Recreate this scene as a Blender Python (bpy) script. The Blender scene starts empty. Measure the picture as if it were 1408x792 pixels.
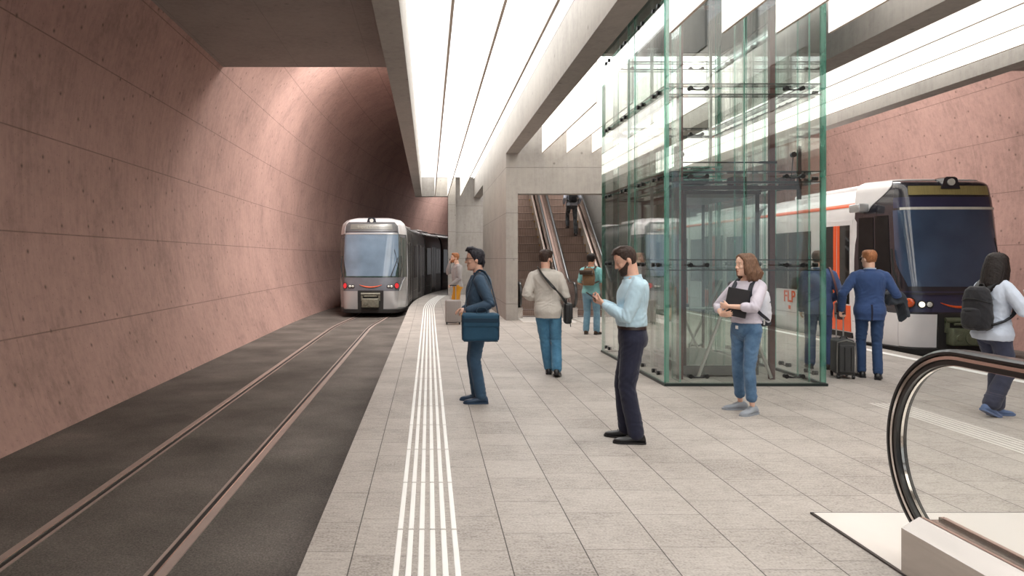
import bpy, bmesh, math, random
import numpy as np
from mathutils import Vector, Matrix, noise as mnoise
random.seed(7)
SC = bpy.context.scene
COL = SC.collection
PI = math.pi
HC = 1.65; VX = 590.0; VY = 356.0; FP = 1000.0       # eye height, vanishing point, focal length in pixels

def lin(c):
    c = c/255.0
    return c/12.92 if c <= 0.04045 else ((c+0.055)/1.055)**2.4
def rgb(r, g, b): return (lin(r), lin(g), lin(b), 1.0)

# ------------------------------------------------------------------ materials
class N:
    """small helper around one node tree"""
    def __init__(s, mat): s.t = mat.node_tree; s.n = s.t.nodes; s.l = s.t.links
    def add(s, typ, ins=None, **props):
        n = s.n.new(typ)
        for k, v in props.items(): setattr(n, k, v)
        for k, v in (ins or {}).items():
            i = n.inputs[k]
            if hasattr(v, 'is_linked') or isinstance(v, bpy.types.NodeSocket): s.l.new(v, i)
            else: i.default_value = v
        return n
    def m(s, op, a, b=None, c=None, clamp=False):
        n = s.n.new('ShaderNodeMath'); n.operation = op; n.use_clamp = clamp
        for i, v in enumerate((a, b, c)):
            if v is None: continue
            if isinstance(v, bpy.types.NodeSocket): s.l.new(v, n.inputs[i])
            else: n.inputs[i].default_value = v
        return n.outputs[0]
    def mix(s, fac, a, b, mode='MIX'):
        n = s.n.new('ShaderNodeMix'); n.data_type = 'RGBA'; n.blend_type = mode
        for k, v in ((0, fac), (6, a), (7, b)):
            if isinstance(v, bpy.types.NodeSocket): s.l.new(v, n.inputs[k])
            else: n.inputs[k].default_value = v
        return n.outputs[2]
    def ramp(s, v, stops):
        n = s.n.new('ShaderNodeValToRGB'); s.l.new(v, n.inputs[0])
        e = n.color_ramp.elements
        while len(e) < len(stops): e.new(0.5)
        for i, (p, c) in enumerate(stops): e[i].position = p; e[i].color = c if len(c) == 4 else (*c, 1)
        return n.outputs[0]

MATS = {}
def new_mat(name):
    m = bpy.data.materials.new(name); m.use_nodes = True
    m.node_tree.nodes.clear()
    MATS[name] = m
    return m
def finish(nt, bsdf_out):
    o = nt.n.new('ShaderNodeOutputMaterial'); nt.l.new(bsdf_out, o.inputs[0])
def gray(v): return (v, v, v, 1)

def plain(name, col, rough=0.5, metal=0.0, var=0.08, scale=6.0, bump=0.0, bscale=60.0, coat=0.0, stretch=(1, 1, 1), spec=0.5):
    """principled surface with a little procedural tone variation and optional bump"""
    m = new_mat(name); t = N(m)
    co = t.add('ShaderNodeTexCoord').outputs['Object']
    mp = t.add('ShaderNodeMapping', {'Vector': co, 'Scale': stretch}).outputs[0]
    nz = t.add('ShaderNodeTexNoise', {'Vector': mp, 'Scale': scale, 'Detail': 4.0}).outputs[0]
    a = tuple(max(0, x*(1-var)) for x in col[:3])+(1,); b = tuple(x*(1+var) for x in col[:3])+(1,)
    c = t.ramp(nz, [(0.3, a), (0.7, b)])
    p = t.add('ShaderNodeBsdfPrincipled', {'Base Color': c, 'Roughness': rough, 'Metallic': metal, 'Coat Weight': coat, 'Specular IOR Level': spec})
    if bump > 0:
        n2 = t.add('ShaderNodeTexNoise', {'Vector': mp, 'Scale': bscale, 'Detail': 3.0}).outputs[0]
        bp = t.add('ShaderNodeBump', {'Height': n2, 'Strength': bump, 'Distance': 0.01})
        t.l.new(bp.outputs[0], p.inputs['Normal'])
    finish(t, p.outputs[0]); return m

def emit(name, col, strength):
    m = new_mat(name); t = N(m)
    e = t.add('ShaderNodeEmission', {'Color': col, 'Strength': strength}); finish(t, e.outputs[0]); return m

def fabric(name, col, var=0.14, weave=420.0, rough=0.85, fold=0.5, fscale=9.0, col2=None, sheen=0.15):
    """cloth: tone variation, fine weave and soft creases"""
    m = new_mat(name); t = N(m)
    co = t.add('ShaderNodeTexCoord').outputs['Object']
    nz = t.add('ShaderNodeTexNoise', {'Vector': co, 'Scale': 7.0, 'Detail': 5.0, 'Roughness': 0.65}).outputs[0]
    a = tuple(x*(1-var) for x in col[:3])+(1,); b = (col2 or tuple(x*(1+var) for x in col[:3]))
    b = tuple(b[:3])+(1,)
    c = t.ramp(nz, [(0.35, a), (0.68, b)])
    p = t.add('ShaderNodeBsdfPrincipled', {'Base Color': c, 'Roughness': rough, 'Sheen Weight': sheen, 'Specular IOR Level': 0.25})
    mp = t.add('ShaderNodeMapping', {'Vector': co, 'Rotation': (0.3, 0.5, 0.2), 'Scale': (1.0, 1.0, 0.45)}).outputs[0]
    f = t.add('ShaderNodeTexNoise', {'Vector': mp, 'Scale': fscale, 'Detail': 3.0, 'Roughness': 0.55, 'Distortion': 1.1}).outputs[0]
    w = t.add('ShaderNodeTexNoise', {'Vector': co, 'Scale': weave}).outputs[0]
    h = t.m('ADD', t.m('MULTIPLY', f, 1.0), t.m('MULTIPLY', w, 0.02))
    bp = t.add('ShaderNodeBump', {'Height': h, 'Strength': fold*0.45, 'Distance': 0.035})
    t.l.new(bp.outputs[0], p.inputs['Normal'])
    finish(t, p.outputs[0]); return m

def concrete(name, base, u_joint=None, v_joint=None, use_uv=False, stain=0.16, pit=1.0, streak=True, holes=None, rough=0.75):
    """fair-faced concrete: mottling, formwork streaks, blow holes and recessed panel joints.
    u_joint / v_joint = (spacing, offset) of the joints; coordinates are metres."""
    m = new_mat(name); t = N(m)
    tc = t.add('ShaderNodeTexCoord')
    co = tc.outputs['Object']
    uv = tc.outputs['UV'] if use_uv else co
    n1 = t.add('ShaderNodeTexNoise', {'Vector': co, 'Scale': 0.9, 'Detail': 8.0, 'Roughness': 0.62}).outputs[0]
    n2 = t.add('ShaderNodeTexNoise', {'Vector': co, 'Scale': 9.0, 'Detail': 6.0, 'Roughness': 0.7}).outputs[0]
    mp = t.add('ShaderNodeMapping', {'Vector': co, 'Scale': (7.0, 7.0, 0.8)}).outputs[0]
    n3 = t.add('ShaderNodeTexNoise', {'Vector': mp, 'Scale': 1.6, 'Detail': 5.0, 'Roughness': 0.7}).outputs[0]
    s = t.m('ADD', t.m('MULTIPLY', n1, 0.4), t.m('ADD', t.m('MULTIPLY', n2, 0.3), t.m('MULTIPLY', n3, 0.3)))
    lo = tuple(x*(1-stain*1.6) for x in base[:3])+(1,); hi = tuple(x*(1+stain) for x in base[:3])+(1,)
    c = t.ramp(s, [(0.36, lo), (0.5, base), (0.64, hi)])
    # blow holes
    dim = '2D' if use_uv else '3D'; r1, r2 = (0.060, 0.065) if use_uv else (0.11, 0.10)
    vd = uv
    v1 = t.add('ShaderNodeTexVoronoi', {'Vector': vd, 'Scale': 1.7 if use_uv else 2.6, 'Randomness': 1.0}, voronoi_dimensions=dim).outputs['Distance']
    v2 = t.add('ShaderNodeTexVoronoi', {'Vector': vd, 'Scale': 5.5 if use_uv else 8.0, 'Randomness': 1.0}, voronoi_dimensions=dim).outputs['Distance']
    p1 = t.m('SUBTRACT', 1.0, t.m('SMOOTH_MIN', t.m('DIVIDE', v1, r1), 1.0, 0.3), clamp=True)
    p2 = t.m('SUBTRACT', 1.0, t.m('SMOOTH_MIN', t.m('DIVIDE', v2, r2), 1.0, 0.3), clamp=True)
    wear = t.m('MULTIPLY', n2, 2.0, clamp=True); p1 = t.m('MULTIPLY', p1, wear)
    pits = t.m('MULTIPLY', t.m('MAXIMUM', p1, t.m('MULTIPLY', p2, 0.55)), pit, clamp=True)
    dark = tuple(x*0.22 for x in base[:3])+(1,)
    c = t.mix(t.m('MULTIPLY', pits, 0.95), c, dark)
    sep = t.add('ShaderNodeSeparateXYZ', {'Vector': uv})
    line = None
    def jline(sock, sp, off, w):
        f = t.m('FRACT', t.m('DIVIDE', t.m('ADD', sock, 1000*sp-off), sp))
        d = t.m('MULTIPLY', t.m('MINIMUM', f, t.m('SUBTRACT', 1.0, f)), sp)
        return t.m('SUBTRACT', 1.0, t.m('DIVIDE', d, w), clamp=True)
    wob = t.m('MULTIPLY', n2, 1.4)
    if u_joint:
        ax = 0 if use_uv else u_joint[2]
        line = t.m('MULTIPLY', jline(sep.outputs[ax], u_joint[0], u_joint[1], 0.010), 0.45)
    if v_joint:
        ax = 1 if use_uv else 2
        l2 = jline(sep.outputs[ax], v_joint[0], v_joint[1], 0.012)
        line = t.m('MAXIMUM', line, l2) if line else l2
    h = t.m('SUBTRACT', t.m('MULTIPLY', n2, 0.25), pits)
    if line:
        line = t.m('MULTIPLY', line, wob, clamp=True)
        c = t.mix(t.m('MULTIPLY', line, 0.95), c, dark)
        h = t.m('SUBTRACT', h, line)
    p = t.add('ShaderNodeBsdfPrincipled', {'Base Color': c, 'Roughness': rough, 'Specular IOR Level': 0.3})
    bp = t.add('ShaderNodeBump', {'Height': h, 'Strength': 0.35, 'Distance': 0.012})
    t.l.new(bp.outputs[0], p.inputs['Normal'])
    finish(t, p.outputs[0]); return m

def glass(name, tint, refl=1.0, rough=0.0, ior=1.5):
    """thin architectural glass: tinted see-through with a Fresnel reflection"""
    m = new_mat(name); t = N(m)
    tr = t.add('ShaderNodeBsdfTransparent', {'Color': tint})
    gl = t.add('ShaderNodeBsdfGlossy', {'Color': (1, 1, 1, 1), 'Roughness': rough})
    fc = t.add('ShaderNodeLayerWeight', {'Blend': 0.5}).outputs['Facing']
    f = t.m('MULTIPLY', t.m('ADD', 0.04, t.m('MULTIPLY', t.m('POWER', fc, 5.0), 0.96)), refl, clamp=True)
    mx = t.add('ShaderNodeMixShader', {0: f, 1: tr.outputs[0], 2: gl.outputs[0]})
    finish(t, mx.outputs[0]); return m

# ------------------------------------------------------------------ mesh building
class MB:
    def __init__(s): s.v = []; s.f = []; s.mi = []; s.uv = {}
    def quadgrid(s, rows, closed_u=False, closed_v=False, mi=0, cap0=False, cap1=False):
        """rows: list of rings/lists of points, all the same length"""
        b = len(s.v); nr = len(rows); nc = len(rows[0])
        for r in rows: s.v.extend([tuple(p) for p in r])
        for i in range(nr - (0 if closed_v else 1)):
            i2 = (i+1) % nr
            for j in range(nc - (0 if closed_u else 1)):
                j2 = (j+1) % nc
                s.f.append((b+i*nc+j, b+i*nc+j2, b+i2*nc+j2, b+i2*nc+j)); s.mi.append(mi)
        if cap0: s.f.append(tuple(b+j for j in range(nc))[::-1]); s.mi.append(mi)
        if cap1: s.f.append(tuple(b+(nr-1)*nc+j for j in range(nc))); s.mi.append(mi)
    def box(s, x0, x1, y0, y1, z0, z1, mi=0, mis=None):
        b = len(s.v)
        s.v += [(x0, y0, z0), (x1, y0, z0), (x1, y1, z0), (x0, y1, z0), (x0, y0, z1), (x1, y0, z1), (x1, y1, z1), (x0, y1, z1)]
        fs = [(0, 3, 2, 1), (4, 5, 6, 7), (0, 1, 5, 4), (1, 2, 6, 5), (2, 3, 7, 6), (3, 0, 4, 7)]  # bottom top front right back left
        for k, f in enumerate(fs): s.f.append(tuple(b+i for i in f)); s.mi.append(mis[k] if mis else mi)
    def obox(s, c, ax, ay, az, mi=0):
        """oriented box: centre and three half-axis vectors"""
        c = Vector(c); ax = Vector(ax); ay = Vector(ay); az = Vector(az); b = len(s.v)
        for dz in (-1, 1):
            for dx, dy in ((-1, -1), (1, -1), (1, 1), (-1, 1)): s.v.append(tuple(c+ax*dx+ay*dy+az*dz))
        for f in [(0, 3, 2, 1), (4, 5, 6, 7), (0, 1, 5, 4), (1, 2, 6, 5), (2, 3, 7, 6), (3, 0, 4, 7)]:
            s.f.append(tuple(b+i for i in f)); s.mi.append(mi)
    def tube(s, pts, rad, n=10, mi=0, caps=True, closed=False, flat=1.0, upv=None):
        """swept tube; rad may be a list, flat squeezes the second axis"""
        pts = [Vector(p) for p in pts]; k = len(pts)
        if not isinstance(rad, (list, tuple)): rad = [rad]*k
        rows = []; prev = None
        for i in range(k):
            if closed: d = pts[(i+1) % k]-pts[i-1]
            else: d = pts[min(i+1, k-1)]-pts[max(i-1, 0)]
            d.normalize()
            if upv is not None: a = Vector(upv)
            elif prev is None: a = Vector((0, 0, 1)) if abs(d.z) < 0.9 else Vector((1, 0, 0))
            else: a = prev
            a = (a-d*a.dot(d)); a.normalize(); prev = a
            c = d.cross(a)
            rows.append([pts[i]+a*(math.cos(2*PI*j/n)*rad[i])+c*(math.sin(2*PI*j/n)*rad[i]*flat) for j in range(n)])
        s.quadgrid(rows, closed_u=True, closed_v=closed, mi=mi, cap0=caps and not closed, cap1=caps and not closed)
    def cyl(s, p0, p1, r, n=16, mi=0, r1=None): s.tube([p0, p1], [r, r if r1 is None else r1], n=n, mi=mi)
    def prism(s, poly, d0, d1, axes='xz', mi=0):
        """extrude a 2-D polygon; axes says which axes the polygon uses, the rest is the extrusion"""
        def P(p, d):
            if axes == 'xz': return (p[0], d, p[1])
            if axes == 'xy': return (p[0], p[1], d)
            return (d, p[0], p[1])
        b = len(s.v); n = len(poly)
        s.v += [P(p, d0) for p in poly]+[P(p, d1) for p in poly]
        for i in range(n):
            j = (i+1) % n; s.f.append((b+i, b+j, b+n+j, b+n+i)); s.mi.append(mi)
        s.f.append(tuple(b+i for i in range(n))[::-1]); s.mi.append(mi)
        s.f.append(tuple(b+n+i for i in range(n))); s.mi.append(mi)
    def sweep(s, prof, path, mi=0, up=(0, 0, 1), closed=False, caps=True):
        """sweep a closed 2-D profile (side, up) along a path"""
        path = [Vector(p) for p in path]; k = len(path); rows = []; up = Vector(up)
        for i in range(k):
            d = (path[min(i+1, k-1)]-path[max(i-1, 0)]).normalized()
            side = d.cross(up).normalized(); u = side.cross(d)
            rows.append([path[i]+side*a+u*b for a, b in prof])
        s.quadgrid(rows, closed_u=True, mi=mi, cap0=caps, cap1=caps)
    def ell(s, c, r, nu=16, nv=10, mi=0, mat=None):
        c = Vector(c); rows = []
        for i in range(1, nv):
            th = PI*i/nv
            rows.append([Vector((r[0]*math.sin(th)*math.cos(2*PI*j/nu), r[1]*math.sin(th)*math.sin(2*PI*j/nu), -r[2]*math.cos(th))) for j in range(nu)])
        if mat is not None: rows = [[mat @ p for p in r_] for r_ in rows]; top = mat @ Vector((0, 0, r[2]))
        else: top = Vector((0, 0, r[2]))
        rows = [[c+p for p in r_] for r_ in rows]
        b = len(s.v); s.quadgrid(rows, closed_u=True, mi=mi)
        s.v += [tuple(c-top), tuple(c+top)]; e = len(s.v)
        for j in range(nu):
            j2 = (j+1) % nu
            s.f.append((e-2, b+j2, b+j)); s.mi.append(mi)
            o = b+(nv-2)*nu; s.f.append((e-1, o+j, o+j2)); s.mi.append(mi)
    def rbox(s, c, sx, sy, sz, r=0.02, mi=0, mat=None, n=3):
        """box with rounded edges (superellipsoid-like cube sphere), half sizes"""
        rows = []; c = Vector(c)
        def ringpts(hx, hy, rr):
            out = []
            for q, (cx, cy) in enumerate(((hx-r, hy-r), (-hx+r, hy-r), (-hx+r, -hy+r), (hx-r, -hy+r))):
                for a in range(n+1):
                    an = q*PI/2+a*PI/2/n
                    out.append((cx+rr*math.cos(an), cy+rr*math.sin(an)))
            return out
        for a in range(n+1):
            an = -PI/2+a*PI/2/n
            rows.append([Vector((x, y, -sz+r+r*math.sin(an))) for x, y in ringpts(sx, sy, max(1e-4, r*math.cos(an)))])
        for a in range(n+1):
            an = a*PI/2/n
            rows.append([Vector((x, y, sz-r+r*math.sin(an))) for x, y in ringpts(sx, sy, max(1e-4, r*math.cos(an)))])
        rows = [[c+((mat @ p) if mat is not None else p) for p in r_] for r_ in rows]
        s.quadgrid(rows, closed_u=True, mi=mi, cap0=True, cap1=True)
    def xform(s, M, start=0):
        for i in range(start, len(s.v)): s.v[i] = tuple(M @ Vector(s.v[i]))
    def build(s, name, mat, parent=None, smooth=False, angle=40, uv=None):
        me = bpy.data.meshes.new(name)
        me.from_pydata([tuple(p) for p in s.v], [], s.f)
        mats = mat if isinstance(mat, (list, tuple)) else [mat]
        for m in mats: me.materials.append(m)
        if len(mats) > 1: me.polygons.foreach_set('material_index', s.mi)
        bm = bmesh.new(); bm.from_mesh(me); bmesh.ops.recalc_face_normals(bm, faces=bm.faces); bm.to_mesh(me); bm.free()
        if smooth:
            me.polygons.foreach_set('use_smooth', [True]*len(me.polygons))
            me.set_sharp_from_angle(angle=math.radians(angle))
        me.update()
        return link(name, me, parent)

def link(name, me, parent=None):
    o = bpy.data.objects.new(name, me); COL.objects.link(o)
    if parent is not None: o.parent = parent
    return o
def tag(o, label=None, cat=None, group=None, kind=None):
    if label: o['label'] = label
    if cat: o['category'] = cat
    if group: o['group'] = group
    if kind: o['kind'] = kind
    return o
def struct(o): o['kind'] = 'structure'; return o
def thing(name, label, cat, loc=(0, 0, 0), rz=0.0, group=None):
    o = bpy.data.objects.new(name, None); COL.objects.link(o)
    o.location = loc; o.rotation_euler = (0, 0, rz); o.empty_display_size = 0.2
    return tag(o, label, cat, group)
def catmull(pts, n):
    """smooth curve through points, n samples per span"""
    P = [Vector(p) for p in pts]; out = []
    for i in range(len(P)-1):
        p0 = P[max(i-1, 0)]; p1 = P[i]; p2 = P[i+1]; p3 = P[min(i+2, len(P)-1)]
        for k in range(n):
            t = k/n
            out.append(0.5*((2*p1)+(p2-p0)*t+(2*p0-5*p1+4*p2-p3)*t*t+(3*p1-p0-3*p2+p3)*t**3))
    out.append(P[-1]); return out
def interp(x, xs, ys): return float(np.interp(x, xs, ys))
def sstep(a, b, x):
    t = min(1, max(0, (x-a)/(b-a))); return t*t*(3-2*t)
def text_mesh(txt, size, name, mat, parent, M, depth=0.004, align='CENTER', bold=0.0):
    cu = bpy.data.curves.new(name, 'FONT'); cu.body = txt; cu.size = size; cu.align_x = align; cu.align_y = 'CENTER'; cu.extrude = depth; cu.offset = bold
    tmp = bpy.data.objects.new(name+'_src', cu); COL.objects.link(tmp)
    dg = bpy.context.evaluated_depsgraph_get()
    me = bpy.data.meshes.new_from_object(tmp.evaluated_get(dg))
    bpy.data.objects.remove(tmp); bpy.data.curves.remove(cu)
    me.transform(M); me.materials.clear(); me.materials.append(mat); me.name = name
    return link(name, me, parent)
# ------------------------------------------------------------------ camera, world
cam = bpy.data.cameras.new('camera'); cam_o = bpy.data.objects.new('camera', cam); COL.objects.link(cam_o)
cam_o.location = (0, 0, HC); cam_o.rotation_euler = (PI/2, 0, 0)
cam.sensor_fit = 'HORIZONTAL'; cam.sensor_width = 36.0; cam.lens = 36.0*FP/1408
cam.shift_x = (704-VX)/1408; cam.shift_y = -(396-VY)/1408
cam.clip_start = 0.05; cam.clip_end = 300
SC.camera = cam_o
SC.view_settings.view_transform = 'Standard'; SC.view_settings.look = 'None'
SC.view_settings.exposure = 0.0; SC.view_settings.gamma = 1.0; SC.view_settings.use_curve_mapping = False
SC.cycles.use_denoising = True
SC.cycles.max_bounces = 10; SC.cycles.transparent_max_bounces = 40; SC.cycles.diffuse_bounces = 5; SC.cycles.glossy_bounces = 5
SC.cycles.caustics_reflective = False; SC.cycles.caustics_refractive = False
SC.cycles.sample_clamp_indirect = 6.0
w = bpy.data.worlds.new('daylight'); SC.world = w; w.use_nodes = True
w.node_tree.nodes['Background'].inputs[0].default_value = (0.93, 0.96, 1.0, 1); w.node_tree.nodes['Background'].inputs[1].default_value = 0.55

# ------------------------------------------------------------------ materials of the setting
M_PINK = concrete('pink_concrete', rgb(186, 152, 143), u_joint=(4.55, 7.79), v_joint=(1.17, -0.31), use_uv=True, stain=0.19)
M_GREY = concrete('grey_concrete', rgb(166, 161, 155), v_joint=(1.22, 0.44), stain=0.13, pit=0.8)
M_SLAB = concrete('slab_concrete', rgb(150, 142, 137), u_joint=(1.45, -2.62, 0), stain=0.12, pit=0.6)
M_LUM = emit('luminous_ceiling', (1.0, 0.985, 0.97, 1), 3.5)
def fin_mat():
    m = new_mat('baffle_glow'); t = N(m)
    p = t.add('ShaderNodeBsdfPrincipled', {'Base Color': rgb(242, 238, 230), 'Roughness': 0.6, 'Emission Color': (1, 0.985, 0.955, 1), 'Emission Strength': 0.75})  # emission added so the diffuse baffle faces come out white
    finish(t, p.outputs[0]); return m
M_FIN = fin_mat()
M_FINEDGE = plain('baffle_edge_trim', rgb(226, 212, 198), 0.55, var=0.03)

def floor_mat():
    m = new_mat('platform_slabs'); t = N(m)
    co = t.add('ShaderNodeTexCoord').outputs['Object']
    sp = t.add('ShaderNodeSeparateXYZ', {'Vector': co})
    x, y = sp.outputs[0], sp.outputs[1]
    u = t.m('DIVIDE', t.m('ADD', x, 43.63-0.009), 0.4363)
    col = t.m('FLOOR', u); fx = t.m('FRACT', u)
    dx = t.m('MULTIPLY', t.m('MINIMUM', fx, t.m('SUBTRACT', 1.0, fx)), 0.4363)
    wn = t.add('ShaderNodeTexWhiteNoise', {'W': col}, noise_dimensions='1D').outputs[0]
    wv = t.m('ADD', t.m('DIVIDE', y, 0.50), t.m('MULTIPLY', wn, 57.0))
    ve = t.add('ShaderNodeTexVoronoi', {'W': wv, 'Scale': 1.0, 'Randomness': 0.75}, voronoi_dimensions='1D', feature='DISTANCE_TO_EDGE').outputs['Distance']
    vc = t.add('ShaderNodeTexVoronoi', {'W': wv, 'Scale': 1.0, 'Randomness': 0.75}, voronoi_dimensions='1D', feature='F1').outputs['Color']
    tone = t.add('ShaderNodeSeparateColor', {0: vc}).outputs[0]
    dy = t.m('MULTIPLY', ve, 0.50)
    j1 = t.m('SUBTRACT', 1.0, t.m('DIVIDE', t.m('SUBTRACT', dx, 0.0016), 0.0030), clamp=True)
    j2 = t.m('SUBTRACT', 1.0, t.m('DIVIDE', t.m('SUBTRACT', dy, 0.0010), 0.0025), clamp=True)
    mp = t.add('ShaderNodeMapping', {'Vector': co, 'Scale': (5.0, 17.0, 1.0)}).outputs[0]
    n1 = t.add('ShaderNodeTexNoise', {'Vector': mp, 'Scale': 2.2, 'Detail': 9.0, 'Roughness': 0.72, 'Distortion': 0.5}).outputs[0]
    n2 = t.add('ShaderNodeTexNoise', {'Vector': co, 'Scale': 2.0, 'Detail': 5.0, 'Roughness': 0.6}).outputs[0]
    n3 = t.add('ShaderNodeTexNoise', {'Vector': co, 'Scale': 70.0, 'Detail': 2.0}).outputs[0]
    s = t.m('ADD', t.m('MULTIPLY', n1, 0.40), t.m('ADD', t.m('MULTIPLY', n2, 0.22), t.m('MULTIPLY', n3, 0.38)))
    s = t.m('ADD', s, t.m('MULTIPLY', t.m('SUBTRACT', tone, 0.5), 0.06))
    c = t.ramp(s, [(0.36, rgb(132, 125, 119)), (0.48, rgb(172, 164, 157)), (0.61, rgb(192, 185, 178))])
    jj = t.m('MAXIMUM', t.m('MULTIPLY', j1, 0.95), t.m('MULTIPLY', j2, 0.7))
    c = t.mix(jj, c, rgb(62, 57, 53))
    p = t.add('ShaderNodeBsdfPrincipled', {'Base Color': c, 'Roughness': 0.6, 'Specular IOR Level': 0.3})
    h = t.m('SUBTRACT', t.m('MULTIPLY', n1, 0.25), jj)
    bp = t.add('ShaderNodeBump', {'Height': h, 'Strength': 0.3, 'Distance': 0.006}); t.l.new(bp.outputs[0], p.inputs['Normal'])
    finish(t, p.outputs[0]); return m
M_FLOOR = floor_mat()
def asphalt():
    m = new_mat('track_asphalt'); t = N(m)
    co = t.add('ShaderNodeTexCoord').outputs['Object']
    n1 = t.add('ShaderNodeTexNoise', {'Vector': co, 'Scale': 1.1, 'Detail': 6.0}).outputs[0]
    n2 = t.add('ShaderNodeTexNoise', {'Vector': co, 'Scale': 75.0, 'Detail': 3.0, 'Roughness': 0.7}).outputs[0]
    v = t.add('ShaderNodeTexVoronoi', {'Vector': co, 'Scale': 90.0}).outputs['Distance']
    s = t.m('ADD', t.m('MULTIPLY', n1, 0.45), t.m('MULTIPLY', n2, 0.55))
    c = t.ramp(s, [(0.36, rgb(76, 71, 67)), (0.55, rgb(113, 107, 102)), (0.7, rgb(146, 138, 131))])
    p = t.add('ShaderNodeBsdfPrincipled', {'Base Color': c, 'Roughness': 0.85, 'Specular IOR Level': 0.2})
    bp = t.add('ShaderNodeBump', {'Height': t.m('ADD', n2, v), 'Strength': 0.5, 'Distance': 0.004}); t.l.new(bp.outputs[0], p.inputs['Normal'])
    finish(t, p.outputs[0]); return m
M_ASPH = asphalt()
M_STEEL = plain('rail_steel', rgb(178, 160, 152), 0.45, 0.3, var=0.06)
M_RAILBR = plain('rail_polished', rgb(232, 222, 214), 0.25, 0.9, var=0.03)
M_GROOVE = plain('rail_groove', rgb(40, 36, 34), 0.7)
M_WHITE = plain('white_paint', rgb(248, 247, 243), 0.55, var=0.02)
M_OFFWHITE = plain('worn_white_paint', rgb(214, 209, 202), 0.6, var=0.05, scale=30)

# ------------------------------------------------------------------ floor, track beds
def off(y): return 0.00701*max(0.0, y-24.6)**2
def woff(y): return 0.005*max(0.0, y-20.0)**2
ys = [-6, 0, 5, 10, 15, 20]+[22+i*1.5 for i in range(30)]
b = MB()
rows_t = [[(-0.689+off(y), y, 0), (8.35, y, 0)] for y in ys if off(y) < 8.5]
rows_b = [[(p[0], p[1], -0.25) for p in r] for r in rows_t]
b.quadgrid(rows_t); b.quadgrid(rows_b)
b.quadgrid([[r[0], q[0]] for r, q in zip(rows_t, rows_b)]); b.quadgrid([[r[1], q[1]] for r, q in zip(rows_t, rows_b)])
b.quadgrid([rows_t[0], rows_b[0]]); b.quadgrid([rows_t[-1], rows_b[-1]])
struct(b.build('floor', M_FLOOR))
b = MB(); b.box(-9, 17, -6, 90, -0.45, -0.25)
struct(b.build('floor_track_bed', M_ASPH))

# ------------------------------------------------------------------ curved side walls and tunnel vaults
R1, CX, CZ = 7.9, 3.25, 2.7
def profile(stop):
    """lower wall is a wide arc, above the slab it tightens into a vault; yields x, z, arc length"""
    pts = []; n = 26
    f0, f1 = math.asin((-0.25-CZ)/R1), math.asin((5.5-CZ)/R1)
    for i in range(n+1):
        f = f0+(f1-f0)*i/n; pts.append((CX-R1*math.cos(f), CZ+R1*math.sin(f), R1*(f-f0)-0.25))
    if stop > f1:
        R2 = 3.6; cx = pts[-1][0]+R2*math.cos(f1); cz = pts[-1][1]-R2*math.sin(f1); a0 = pts[-1][2]
        k = max(2, int((stop-f1)/0.06))
        for i in range(1, k+1):
            f = f1+(stop-f1)*i/k; pts.append((cx-R2*math.cos(f), cz+R2*math.sin(f), a0+R2*(f-f1)))
    return pts
def wall_shell(name, segs, mirror=False, curve=woff):
    me_v, me_f, uvs = [], [], []
    for y0, y1, stop, step in segs:
        pr = profile(stop); n = max(1, int(round((y1-y0)/step))); base = len(me_v); nc = len(pr)
        for i in range(n+1):
            y = y0+(y1-y0)*i/n
            for x, z, a in pr:
                xx = x+curve(y)
                if mirror: xx = 8.14-x
                me_v.append((xx, y, z)); uvs.append((y, a))
        for i in range(n):
            for j in range(nc-1):
                q = (base+i*nc+j, base+i*nc+j+1, base+(i+1)*nc+j+1, base+(i+1)*nc+j)
                me_f.append(q if not mirror else q[::-1])
    me = bpy.data.meshes.new(name); me.from_pydata(me_v, [], me_f); me.materials.append(M_PINK)
    ul = me.uv_layers.new(name='UVMap')
    li = np.zeros(len(me.loops), dtype=np.int32); me.loops.foreach_get('vertex_index', li)
    ul.data.foreach_set('uv', np.array(uvs, dtype=np.float32)[li].ravel())
    me.polygons.foreach_set('use_smooth', [True]*len(me.polygons)); me.update()
    return struct(link(name, me))
wall_shell('wall_left', [(-6, 14.6, 0.36, 1.5), (14.6, 22.6, 1.31, 1.0), (22.6, 33.0, 1.70, 0.6), (33.0, 86, 3.6, 0.9)])
wall_shell('wall_right', [(-6, 14.9, 0.36, 1.5), (14.9, 22.9, 1.31, 1.0), (22.9, 60, 1.70, 1.5)], mirror=True)

# ------------------------------------------------------------------ slabs, beams, portal block
ZB, ZL, ZT = 4.48, 5.35, 8.2
b = MB(); b.box(-4.6, -0.60, -6, 14.6, 5.5, ZT); struct(b.build('ceiling_left', M_SLAB))
b = MB(); b.box(8.74, 12.75, -6, 14.9, 5.5, ZT); struct(b.build('ceiling_right', M_SLAB))
b = MB(); b.box(-0.63, -0.33, -6, 33.3, ZB, ZT); struct(b.build('trim_1', M_GREY))
b = MB(); b.box(2.06, 2.40, -6, 19.5, ZB, ZT); b.box(2.06, 2.40, 27.8, 33.6, ZB, ZT); struct(b.build('trim_2', M_GREY))
b = MB(); b.box(5.65, 6.05, -6, 19.5, ZB, ZT); b.box(5.65, 6.05, 27.8, 33.6, ZB, ZT); struct(b.build('trim_3', M_GREY))
b = MB(); b.box(8.47, 8.77, -6, 60, ZB, ZT); struct(b.build('trim_4', M_GREY))
b = MB(); b.box(-0.33, 0.86, 32.9, 33.3, ZB, ZT); struct(b.build('trim_5', M_GREY))
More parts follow.
